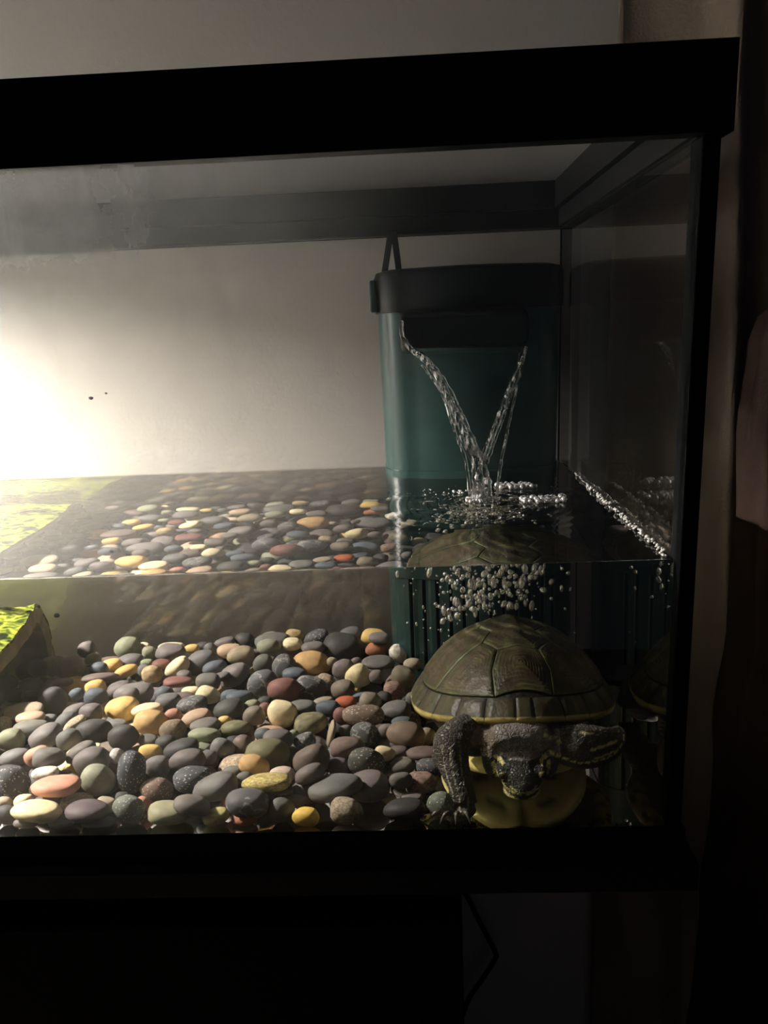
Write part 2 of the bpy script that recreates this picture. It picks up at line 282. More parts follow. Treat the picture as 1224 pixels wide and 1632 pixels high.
# pebbles: centre x y z, half axes a b c (mm), rotation (deg), colour
PEBBLES=[(-432.3,311.6,23.0,8.3,6.5,7.8,-11,-19,1,'M'),(-419.4,286.2,21.8,7.5,5.6,5.4,10,-14,1,'O'),(-427.2,251.2,26.3,11.6,8.5,9.6,-11,-14,3,'M'),(-455.4,288.6,21.9,10.8,7.8,2.5,8,-4,-13,'T'),
(-441.6,262.7,22.9,9.5,6.6,6.3,-3,-9,-6,'G'),(-397.5,265.1,21.9,8.9,7.2,6.2,0,0,2,'Y'),(-404.1,251.5,24.2,7.8,5.8,5.2,0,0,-12,'B'),(-397.5,231.8,22.4,15.8,12.7,4.3,-14,0,5,'N'),
(-381.9,251.0,20.7,10.8,8.0,5.4,-10,-19,1,'Y'),(-422.9,192.4,19.7,11.1,8.5,11.4,6,-29,1,'D'),(-426.5,227.2,21.2,8.6,6.3,3.8,-4,-9,-6,'N'),(-406.3,196.7,21.3,6.3,4.4,4.9,-3,-14,6,'B'),
(-396.4,213.5,20.6,8.9,6.2,6.5,-5,-9,5,'Y'),(-387.8,186.1,22.2,10.1,7.0,7.3,-3,-4,-5,'B'),(-377.0,211.1,18.9,10.3,8.2,6.1,14,-14,0,'M'),(-361.6,195.8,20.4,16.0,10.7,7.9,3,0,-1,'M'),
(-360.1,180.1,23.9,7.2,5.7,6.3,0,-9,-2,'M'),(-473.5,238.2,20.4,7.7,5.5,6.8,9,0,-9,'D'),(-449.2,220.5,22.7,9.6,7.1,6.5,-3,-4,8,'D'),(-445.3,203.1,19.4,6.4,4.6,4.9,4,0,5,'D'),
(-457.9,208.0,18.8,8.4,5.7,5.9,0,-9,1,'D'),(-460.0,267.7,22.3,8.5,6.8,8.1,8,0,-6,'D'),(-395.1,307.4,24.3,12.7,9.9,9.9,17,-19,-9,'O'),(-382.3,315.1,22.4,5.0,3.7,3.9,12,0,-8,'C'),
(-373.2,294.7,22.3,6.5,4.8,6.0,-5,0,7,'O'),(-385.2,277.8,20.5,12.1,9.3,7.2,-12,-4,-11,'G'),(-369.6,270.6,20.9,5.8,4.1,3.6,5,0,0,'O'),(-351.8,283.1,26.1,14.0,10.6,6.6,6,0,-7,'M'),
(-355.5,302.0,24.4,12.0,8.1,4.5,-10,0,-1,'C'),(-337.2,299.1,23.0,7.0,4.8,4.3,-8,0,-5,'Y'),(-330.1,307.5,20.7,7.0,5.2,5.4,8,0,-4,'D'),(-321.4,298.2,22.4,5.9,4.5,5.5,1,0,-7,'G'),
(-355.1,263.2,21.2,8.8,6.8,5.0,0,0,3,'r'),(-340.3,253.6,21.8,11.8,8.8,6.5,7,-31,0,'C'),(-322.1,265.3,19.9,14.4,10.0,10.9,4,-14,2,'G'),(-308.7,251.0,20.7,10.7,7.8,5.9,-10,-11,3,'B'),
(-357.3,237.5,21.5,9.1,7.2,7.6,1,0,0,'Yd'),(-365.7,246.8,22.0,5.6,4.3,5.8,-1,0,0,'G'),(-332.9,222.7,19.0,12.3,8.9,4.3,-6,0,0,'r'),(-331.6,238.3,19.5,6.5,4.7,3.9,11,0,-11,'M'),
(-304.6,202.3,25.2,10.3,7.7,6.8,15,4,0,'G'),(-313.0,209.5,22.8,3.4,2.4,3.0,4,0,0,'P'),(-303.0,292.0,21.9,11.2,8.8,6.1,0,0,11,'p'),(-289.4,268.6,24.5,12.1,9.4,8.3,1,0,8,'T'),
(-309.5,304.9,25.4,9.8,6.7,4.7,-8,-9,4,'M'),(-292.4,310.6,24.8,9.9,8.0,7.0,-6,14,-18,'D'),(-290.2,236.1,18.5,14.4,11.4,8.7,12,-29,-8,'M'),(-298.4,222.3,22.0,7.9,6.3,3.6,0,-9,0,'G'),
(-272.9,311.0,25.3,10.7,7.8,5.4,0,-19,-6,'O'),(-265.3,293.2,28.8,16.3,11.8,6.5,5,0,4,'G'),(-266.3,273.1,29.9,10.7,8.6,6.8,-5,0,5,'O'),(-248.6,312.0,26.3,8.9,6.8,7.3,0,0,2,'Yd'),
(-246.8,281.5,28.7,8.6,6.8,5.8,-3,0,1,'C'),(-229.5,310.2,24.7,12.0,8.6,6.9,7,-19,-1,'K'),(-228.9,275.3,27.2,10.6,8.2,4.9,1,0,13,'M'),(-204.8,287.8,23.1,19.0,15.4,11.2,11,4,-3,'D'),
(-250.3,242.4,21.8,9.6,8.4,11.0,-7,29,-3,'V'),(-269.3,255.9,20.2,8.7,7.0,8.8,4,0,6,'G'),(-280.0,280.1,21.6,5.8,3.9,4.2,5,0,9,'G'),(-228.7,256.7,19.0,17.2,13.6,10.3,2,9,5,'Yo'),
(-211.1,249.7,22.3,4.6,3.1,4.1,0,0,5,'T'),(-201.2,237.1,19.1,9.4,7.3,9.6,7,0,10,'M'),(-260.9,196.8,23.0,13.0,9.2,11.3,2,-19,-2,'V'),(-242.8,181.8,23.6,13.3,10.0,9.4,-1,0,2,'r'),
(-238.8,221.6,22.0,10.9,8.3,5.6,-5,4,-6,'B'),(-223.6,196.0,19.3,13.3,10.5,9.9,5,9,9,'V'),(-213.0,210.3,19.2,7.7,5.7,5.8,3,14,-6,'S'),(-199.2,194.3,17.7,9.9,7.7,7.5,10,-9,-11,'Td'),
(-180.2,311.7,25.5,8.9,7.1,3.5,2,0,-2,'O'),(-177.7,296.8,28.6,12.4,8.7,6.9,1,0,-10,'Y'),(-172.7,280.6,32.1,9.1,7.2,4.6,9,0,-3,'M'),(-175.5,282.8,21.3,9.9,7.8,6.7,0,0,12,'Ro'),
(-199.6,310.7,25.8,10.9,8.1,7.6,1,-9,4,'G'),(-173.1,250.7,20.0,15.1,12.3,4.9,4,2,15,'G'),(-156.7,263.6,23.0,8.7,6.5,7.2,-14,49,-12,'W'),(-188.9,223.5,18.0,10.7,7.5,10.0,0,-29,0,'C'),
(-173.6,218.3,18.8,6.3,4.8,5.9,-9,0,3,'M'),(-191.4,255.2,19.2,5.0,3.6,4.6,5,0,7,'N'),(-144.5,244.5,19.7,8.5,6.8,5.3,-4,0,8,'T'),(-152.0,207.0,21.8,10.1,7.8,10.4,5,0,-12,'Td'),
(-159.3,188.2,17.2,8.4,6.1,8.2,4,0,7,'Sp'),(-437.4,168.1,20.0,15.1,11.5,4.0,8,-4,1,'T'),(-426.1,150.1,20.6,11.2,8.9,3.9,0,0,0,'p'),(-446.8,154.5,15.4,5.1,4.7,5.8,13,0,6,'S'),
(-420.1,133.8,17.8,13.6,9.1,6.5,-4,0,8,'G'),(-427.6,112.6,17.8,10.2,7.3,8.5,12,-4,1,'O'),(-403.5,113.6,18.6,12.9,10.3,8.2,5,-24,-3,'M'),(-399.4,146.1,17.7,10.1,6.9,6.3,0,-34,-2,'G'),
(-397.3,163.7,19.0,10.3,8.3,5.8,-5,-18,20,'M'),(-382.5,154.4,21.0,9.3,7.0,7.5,-7,0,-7,'M'),(-389.1,134.5,20.1,9.6,7.4,3.5,6,-29,0,'S'),(-384.8,106.2,18.9,9.3,7.3,7.5,9,-19,4,'G'),
(-372.6,124.1,17.3,14.2,9.6,9.3,-7,-7,6,'D'),(-358.3,136.6,15.8,8.1,6.5,5.8,12,-4,2,'G'),(-414.9,159.2,16.0,5.1,4.1,3.1,7,0,1,'G'),(-418.6,92.4,12.1,11.1,8.3,6.1,-5,-9,0,'G'),
(-398.2,80.2,17.4,9.8,7.2,6.8,3,-19,5,'P'),(-386.0,67.6,20.8,11.9,8.4,7.1,9,0,9,'G'),(-371.9,96.4,14.8,12.1,9.6,1.5,1,-9,-1,'C'),(-368.1,78.6,19.6,11.5,9.3,6.4,-9,-24,12,'M'),
(-356.8,62.9,19.2,12.6,8.5,9.4,7,-14,-2,'M'),(-345.8,85.2,13.1,5.5,4.6,6.1,4,-19,-2,'W'),(-346.1,105.5,19.5,11.8,7.9,9.3,3,-19,-7,'D'),(-362.6,165.2,19.1,13.5,10.0,9.2,8,-4,-10,'Y'),
(-341.1,154.4,21.1,12.0,9.3,4.9,-7,-4,1,'C'),(-334.9,136.8,17.9,12.6,9.8,9.4,4,4,-4,'Yo'),(-337.2,193.0,19.3,8.1,6.3,6.8,11,-9,-1,'B'),(-328.6,169.7,20.9,10.8,8.4,7.9,4,-14,0,'G'),
(-320.7,183.6,17.3,9.9,7.6,6.5,-5,-9,3,'N'),(-309.2,161.1,21.6,12.1,9.7,6.6,-6,-9,0,'V'),(-317.5,196.3,19.7,7.7,5.8,4.1,-1,0,0,'C'),(-300.8,180.2,21.9,10.4,7.6,7.0,-1,14,-3,'C'),
(-283.0,178.4,20.8,8.0,5.9,5.6,-8,0,7,'B'),(-320.7,146.7,18.3,6.8,4.7,6.1,1,0,8,'P'),(-303.7,146.0,16.5,11.3,8.6,5.9,0,-9,11,'p'),(-280.0,151.6,20.3,12.8,9.4,7.5,12,-11,0,'D'),
(-316.3,125.4,15.8,10.6,7.6,8.0,6,-24,-5,'Sd'),(-293.9,128.4,17.3,11.1,8.6,4.7,4,-4,7,'M'),(-290.8,111.0,16.7,11.8,9.4,4.9,-12,4,-2,'O'),(-281.0,136.2,17.1,5.3,3.9,4.0,-2,0,0,'Y'),
(-271.0,124.1,16.3,11.4,8.1,5.3,-3,-4,-4,'Od'),(-328.9,106.2,15.4,7.4,5.9,5.1,16,0,-9,'G'),(-315.7,100.5,15.3,7.8,5.9,6.1,7,-19,-2,'D'),(-301.5,83.4,18.1,12.8,8.9,6.4,0,-14,0,'D'),
(-324.4,90.1,14.0,8.5,5.9,5.4,-13,4,3,'Y'),(-274.9,90.6,14.7,9.3,6.9,7.2,-13,14,6,'G'),(-286.0,80.2,12.1,9.6,6.5,5.8,0,-4,-1,'G'),(-294.4,67.4,16.0,12.5,8.4,7.8,0,-4,1,'M'),
(-314.8,68.3,11.7,8.7,5.9,7.7,-9,0,-1,'M'),(-262.2,99.1,12.9,8.1,6.4,7.8,9,-9,-17,'N'),(-274.3,167.5,24.0,10.8,7.6,4.8,-11,0,12,'B'),(-263.9,158.2,20.5,6.0,4.2,4.6,-3,0,-6,'O'),
(-260.2,139.7,18.8,8.5,6.3,7.3,3,-19,-2,'Td'),(-254.8,163.7,20.6,6.5,4.7,4.6,-17,0,-5,'D'),(-253.1,150.1,19.7,5.5,4.4,5.6,4,0,10,'r'),(-239.4,141.2,19.6,11.7,8.8,11.0,-2,0,-5,'C'),
(-226.5,155.1,18.9,10.5,8.5,4.9,0,-4,1,'G'),(-211.5,163.6,19.8,7.8,5.6,3.3,-7,-4,11,'T'),(-207.4,150.9,18.9,9.5,6.4,6.3,6,0,-10,'B'),(-218.4,131.7,15.0,13.6,11.0,7.9,0,-9,-1,'Ob'),
(-195.4,169.7,15.9,8.7,7.0,5.2,-4,-4,-1,'R'),(-196.6,141.4,15.9,6.2,5.6,7.2,-8,-59,2,'r'),(-203.0,118.5,11.7,10.3,8.1,2.6,7,-74,-3,'T'),(-249.8,112.3,15.2,6.9,5.1,4.7,11,0,3,'B'),
(-237.8,99.4,16.5,11.1,8.4,7.6,13,0,8,'M'),(-220.3,104.1,12.9,8.1,5.7,6.0,-11,-14,3,'V'),(-228.4,109.3,15.7,3.9,2.7,3.5,1,0,-3,'O'),(-242.5,76.8,15.9,15.4,12.3,10.1,-3,0,-6,'Od'),
(-248.4,55.7,16.1,10.7,7.8,7.3,-3,14,-5,'Yo'),(-211.5,64.5,15.2,13.6,9.2,11.0,3,-39,-2,'N'),(-189.1,79.3,17.3,12.1,8.7,7.3,-6,-4,0,'N'),(-195.0,69.9,8.0,7.8,5.9,6.2,-6,0,-10,'m'),
(-180.5,131.0,20.6,16.0,11.5,7.9,-9,2,1,'Nk'),(-176.4,155.9,21.5,9.1,7.0,7.3,3,0,-6,'Td'),(-166.4,164.8,18.9,6.4,5.5,7.4,6,0,-9,'D'),(-158.0,147.3,16.5,12.1,9.8,7.7,3,-4,-3,'G'),
(-146.0,172.0,16.2,5.0,4.5,5.8,-1,0,0,'G'),(-152.8,120.4,18.6,8.3,6.2,3.4,5,0,4,'B'),(-163.9,114.4,14.9,6.0,4.6,5.2,4,-14,10,'M'),(-150.3,103.8,15.2,13.6,10.9,9.6,11,14,-5,'Nb'),
(-179.4,114.7,12.3,10.3,7.6,8.7,-10,9,-15,'V'),(-193.1,125.3,10.9,5.2,3.7,4.9,8,0,6,'M'),(-176.3,65.1,12.5,12.7,8.7,10.0,5,9,1,'Dk'),(-164.4,80.5,11.9,7.5,5.2,5.4,-1,9,4,'C'),
(-154.8,90.0,8.2,7.5,5.8,4.8,-8,0,0,'N'),(-138.4,83.4,10.1,12.0,8.2,4.1,0,0,0,'N'),(-135.9,119.4,7.9,5.9,5.0,6.6,1,29,8,'T'),(-407.6,55.7,9.2,11.9,8.9,11.9,0,-9,-2,'K'),
(-384.8,53.9,15.4,9.2,7.0,4.1,2,-4,8,'W'),(-376.3,64.0,10.1,5.0,4.0,2.7,-1,0,4,'G'),(-371.4,32.1,15.1,16.3,11.3,5.9,1,-2,-1,'P'),(-349.4,48.0,11.6,11.9,8.6,11.5,-2,-34,0,'O'),
(-395.2,37.9,1.9,7.2,5.6,5.6,13,-14,12,'C'),(-379.9,34.7,2.7,8.4,6.4,4.9,5,0,0,'m'),(-379.2,13.1,6.1,16.0,11.9,5.7,0,4,-4,'C'),(-359.8,33.2,2.4,11.5,8.8,5.3,9,0,-4,'S'),
(-347.0,12.9,5.6,14.8,11.7,6.2,4,0,-3,'m'),(-340.2,30.9,1.6,7.5,5.9,5.9,-5,0,-7,'T'),(-410.1,43.2,-0.8,5.2,4.0,4.4,2,0,2,'T'),(-400.7,18.6,1.6,7.0,5.2,6.8,6,0,-6,'D'),
(-387.0,12.6,-1.8,8.0,5.9,3.3,-9,0,-1,'M'),(-364.1,15.0,-1.5,9.9,6.9,3.5,8,-4,0,'M'),(-341.3,14.5,-3.0,11.4,9.3,2.0,-5,0,9,'G'),(-386.4,40.8,9.4,5.7,4.1,5.0,-5,0,5,'D'),
(-328.4,53.5,14.3,14.8,10.7,9.3,-19,-79,19,'K'),(-311.4,46.6,3.8,11.6,7.9,9.0,0,0,1,'Nk'),(-287.6,50.6,9.5,13.8,11.2,9.0,0,-4,9,'K'),(-270.3,33.3,11.0,15.6,10.6,8.4,14,-19,-5,'G'),
(-262.9,58.4,9.1,8.5,6.0,5.6,-11,0,2,'G'),(-280.9,9.9,9.3,11.7,8.7,6.6,4,14,7,'M'),(-322.3,17.4,4.3,10.9,8.5,9.5,5,0,-4,'Ok'),(-315.5,32.1,1.0,6.7,5.1,3.7,5,34,3,'P'),
(-296.9,16.0,1.7,13.8,10.9,6.9,2,2,1,'Ot'),(-267.6,12.6,0.2,8.8,6.6,5.0,4,-14,8,'Oy'),(-258.5,24.5,3.9,7.0,4.7,5.6,21,-56,-28,'r'),(-331.4,38.3,3.2,5.6,4.2,3.9,4,0,14,'D'),
(-246.9,11.9,9.5,13.6,10.7,9.0,9,4,5,'V'),(-237.2,30.2,15.2,16.0,11.1,5.6,-7,-2,-5,'Ys'),(-229.5,46.0,13.0,8.5,6.1,5.5,0,4,-2,'Wp'),(-252.5,41.5,13.7,6.0,4.2,4.0,-5,0,0,'G'),
(-250.3,13.7,-1.8,8.3,6.3,2.9,17,4,-3,'Ro'),(-226.9,13.9,3.1,8.4,6.5,7.9,27,-68,-22,'G'),(-211.6,8.0,0.9,8.7,5.8,6.1,5,-4,-10,'Yb'),(-210.3,35.0,18.3,10.5,8.1,6.0,-6,-24,2,'M'),
(-194.5,27.9,11.4,18.2,14.5,7.5,-1,-11,3,'G'),(-219.8,26.0,3.6,8.2,5.8,4.4,-6,0,0,'M'),(-186.7,9.4,3.7,10.3,7.9,9.0,10,0,-17,'S'),(-152.7,79.4,3.2,8.9,6.6,5.5,5,-4,3,'Go'),
(-153.8,44.0,8.3,7.9,5.4,5.6,-7,0,15,'G'),(-140.9,53.1,2.1,11.4,8.8,7.2,9,-4,2,'Sp'),(-134.7,69.3,6.2,9.3,7.2,5.8,2,0,-9,'K'),(-151.4,14.5,1.7,13.3,10.1,6.9,-3,0,-1,'Dd'),
(-147.1,38.7,-1.6,7.4,5.0,3.0,-2,0,-1,'M'),(-129.1,16.3,3.5,9.5,7.0,8.7,-2,-9,-5,'Ok'),(-184.2,182.3,2.9,12.7,9.3,7.9,3,9,55,'B'),(-247.8,126.6,5.3,14.4,13.7,10.3,1,10,155,'p'),
(-331.3,218.5,0.8,10.1,9.3,5.1,-18,-13,43,'p'),(-444.6,304.3,2.8,14.5,12.6,7.9,6,0,87,'G'),(-357.9,264.9,9.9,9.2,8.4,6.3,-1,15,176,'Td'),(-202.2,277.3,2.5,9.3,8.4,6.8,-23,-28,16,'V'),
(-258.6,214.5,2.9,11.3,8.4,8.0,11,0,100,'D'),(-217.7,82.2,2.6,13.4,9.5,7.8,10,3,119,'B'),(-225.0,186.3,3.1,13.2,10.4,8.3,2,1,7,'B'),(-151.5,156.7,3.6,12.5,10.3,8.6,-15,-3,155,'K'),
(-484.6,248.9,5.8,13.3,10.3,8.5,-9,0,92,'M'),(-246.5,281.6,2.4,12.0,8.7,6.6,-1,-21,13,'V'),(-505.5,289.4,1.3,9.1,7.8,6.0,-29,-2,84,'Td'),(-468.3,214.2,1.3,10.2,8.9,6.3,-11,5,145,'p'),
(-378.8,226.9,1.9,10.7,8.4,7.1,8,-4,14,'G'),(-440.1,231.8,14.3,10.8,8.2,6.9,-11,0,49,'G'),(-400.1,250.7,13.8,11.0,9.2,5.9,-6,0,81,'B'),(-174.1,44.1,4.6,14.7,13.3,9.8,1,1,104,'M'),
(-293.4,256.9,5.9,15.3,13.6,11.1,4,-3,116,'D'),(-435.1,173.0,6.0,15.1,12.2,10.9,-16,12,129,'K'),(-361.5,113.0,3.9,15.3,12.4,8.7,-11,8,152,'Td'),(-375.9,208.5,1.9,11.6,10.5,6.6,-15,9,167,'G'),
(-154.8,223.1,6.2,15.4,12.7,11.0,28,-6,103,'N'),(-266.4,225.7,11.4,9.7,7.9,5.6,-18,-13,49,'K'),(-491.3,282.1,1.9,9.2,8.5,6.1,35,-9,120,'O'),(-247.9,304.3,5.6,14.6,13.7,10.8,1,3,72,'r'),
(-180.7,204.9,2.4,13.8,10.0,7.3,-15,-3,176,'B'),(-496.0,266.0,0.8,9.9,8.6,6.0,5,0,171,'B'),(-312.0,281.8,3.5,12.3,9.8,8.5,3,-13,0,'C'),(-470.5,280.5,14.6,13.7,10.2,8.0,4,-9,173,'m'),
(-264.2,78.4,3.8,15.3,12.5,9.0,-3,-1,76,'S'),(-477.3,291.7,2.7,11.3,9.7,7.8,3,-7,121,'S'),(-418.0,238.4,13.8,12.3,11.3,7.2,8,14,2,'Y'),(-213.9,286.9,0.4,9.5,7.7,5.0,-25,-5,38,'M'),
(-197.1,220.1,1.6,9.5,8.4,6.7,7,8,31,'M'),(-269.4,243.9,3.5,15.0,13.0,8.5,-6,-7,59,'G'),(-274.1,221.3,0.6,9.1,7.1,5.7,-10,3,118,'G'),(-253.6,257.1,13.1,10.1,7.6,5.8,-18,0,60,'D'),
(-430.1,280.1,12.0,10.3,8.0,5.7,5,4,8,'G'),(-413.9,178.7,1.7,11.4,10.4,6.7,-9,2,143,'V'),(-421.2,114.1,3.4,14.3,10.6,7.3,-29,-11,47,'M'),(-172.1,85.5,2.3,12.1,10.5,7.1,2,-15,154,'V'),
(-417.6,32.6,0.4,9.4,7.3,5.2,23,0,91,'M'),(-342.3,120.8,1.0,9.6,8.0,6.1,-1,-8,157,'p'),(-331.4,153.1,10.7,9.4,8.4,6.3,-25,1,104,'G'),(-159.2,185.4,0.5,9.1,8.5,5.5,12,0,96,'Td'),
(-219.9,235.3,5.2,15.5,12.6,10.2,3,8,133,'M'),(-238.5,82.5,0.8,11.2,10.2,6.0,0,-5,43,'S'),(-364.0,300.1,8.7,9.4,7.4,6.3,34,0,155,'G'),(-478.6,199.9,-0.2,9.5,7.7,5.0,6,0,85,'D'),
(-277.1,202.2,5.5,15.0,12.0,10.6,2,-5,168,'D'),(-121.5,225.9,1.6,12.0,10.2,6.3,17,-1,97,'D'),(-356.1,226.0,4.0,13.3,12.3,9.2,-3,-1,107,'M'),(-297.7,186.2,5.2,14.3,10.6,10.4,1,1,77,'Td'),
(-440.3,126.1,4.8,14.7,10.5,9.3,-13,18,138,'M'),(-354.1,203.9,1.9,11.2,9.0,6.9,15,2,152,'K'),(-38.0,220.9,2.8,15.1,12.0,8.0,0,3,26,'M'),(-426.0,268.8,1.7,13.0,12.2,6.8,-7,0,93,'D'),
(-418.8,75.5,3.1,14.9,13.4,8.1,6,-6,147,'D'),(-145.2,196.6,1.8,11.3,9.9,6.7,18,0,89,'D'),(-459.0,177.3,3.5,11.8,10.0,8.5,9,13,30,'m'),(-331.7,76.3,5.0,14.3,12.4,10.0,17,-2,100,'G'),
(-391.5,167.8,3.0,12.5,9.8,7.9,-8,11,177,'p'),(-196.4,90.4,4.3,13.8,10.5,9.4,-13,-2,34,'B'),(-464.1,244.9,8.9,11.4,7.9,5.9,-7,-10,154,'S'),(-428.8,220.5,4.2,13.7,10.5,9.4,-4,0,117,'D'),
(-351.6,65.4,2.7,11.9,10.7,7.8,9,-5,161,'B'),(-351.4,178.6,2.5,11.8,8.5,7.7,-4,-1,101,'D'),(-437.7,253.4,10.1,13.1,12.1,8.2,-2,0,108,'S'),(-224.4,300.0,1.6,10.7,9.2,6.8,3,-5,170,'G'),
(-236.2,212.0,3.0,14.3,12.3,8.0,9,0,14,'K'),(-239.6,169.6,3.0,12.3,10.1,8.1,-8,-7,119,'D'),(-404.0,282.8,5.4,14.3,13.4,10.5,-11,-3,54,'G'),(-406.7,97.8,1.8,12.2,11.4,6.9,6,-4,161,'M'),
(-453.3,289.8,12.3,9.8,7.3,7.0,6,8,141,'B'),(-471.8,191.6,10.1,10.8,7.7,8.0,8,-2,120,'G'),(-354.1,133.9,0.5,9.3,8.6,5.0,15,-14,6,'D'),(-142.2,134.8,1.3,12.1,8.6,6.4,-12,1,159,'m'),
(-338.4,281.0,4.9,15.0,12.9,10.1,-2,1,24,'C'),(-350.1,152.9,3.2,14.6,10.3,8.3,-15,0,140,'C'),(-197.2,304.0,5.9,15.2,13.5,11.1,-6,-5,59,'Od'),(-293.4,292.5,3.6,12.5,9.7,8.8,3,0,101,'G'),
(-383.4,279.2,1.6,9.6,8.2,6.8,-1,1,105,'D'),(-270.7,113.5,4.2,14.1,11.5,9.1,19,5,70,'D'),(-411.6,306.9,8.3,14.6,11.7,8.9,2,2,168,'N'),(-309.3,233.3,2.8,14.6,10.6,7.8,13,2,65,'p')]
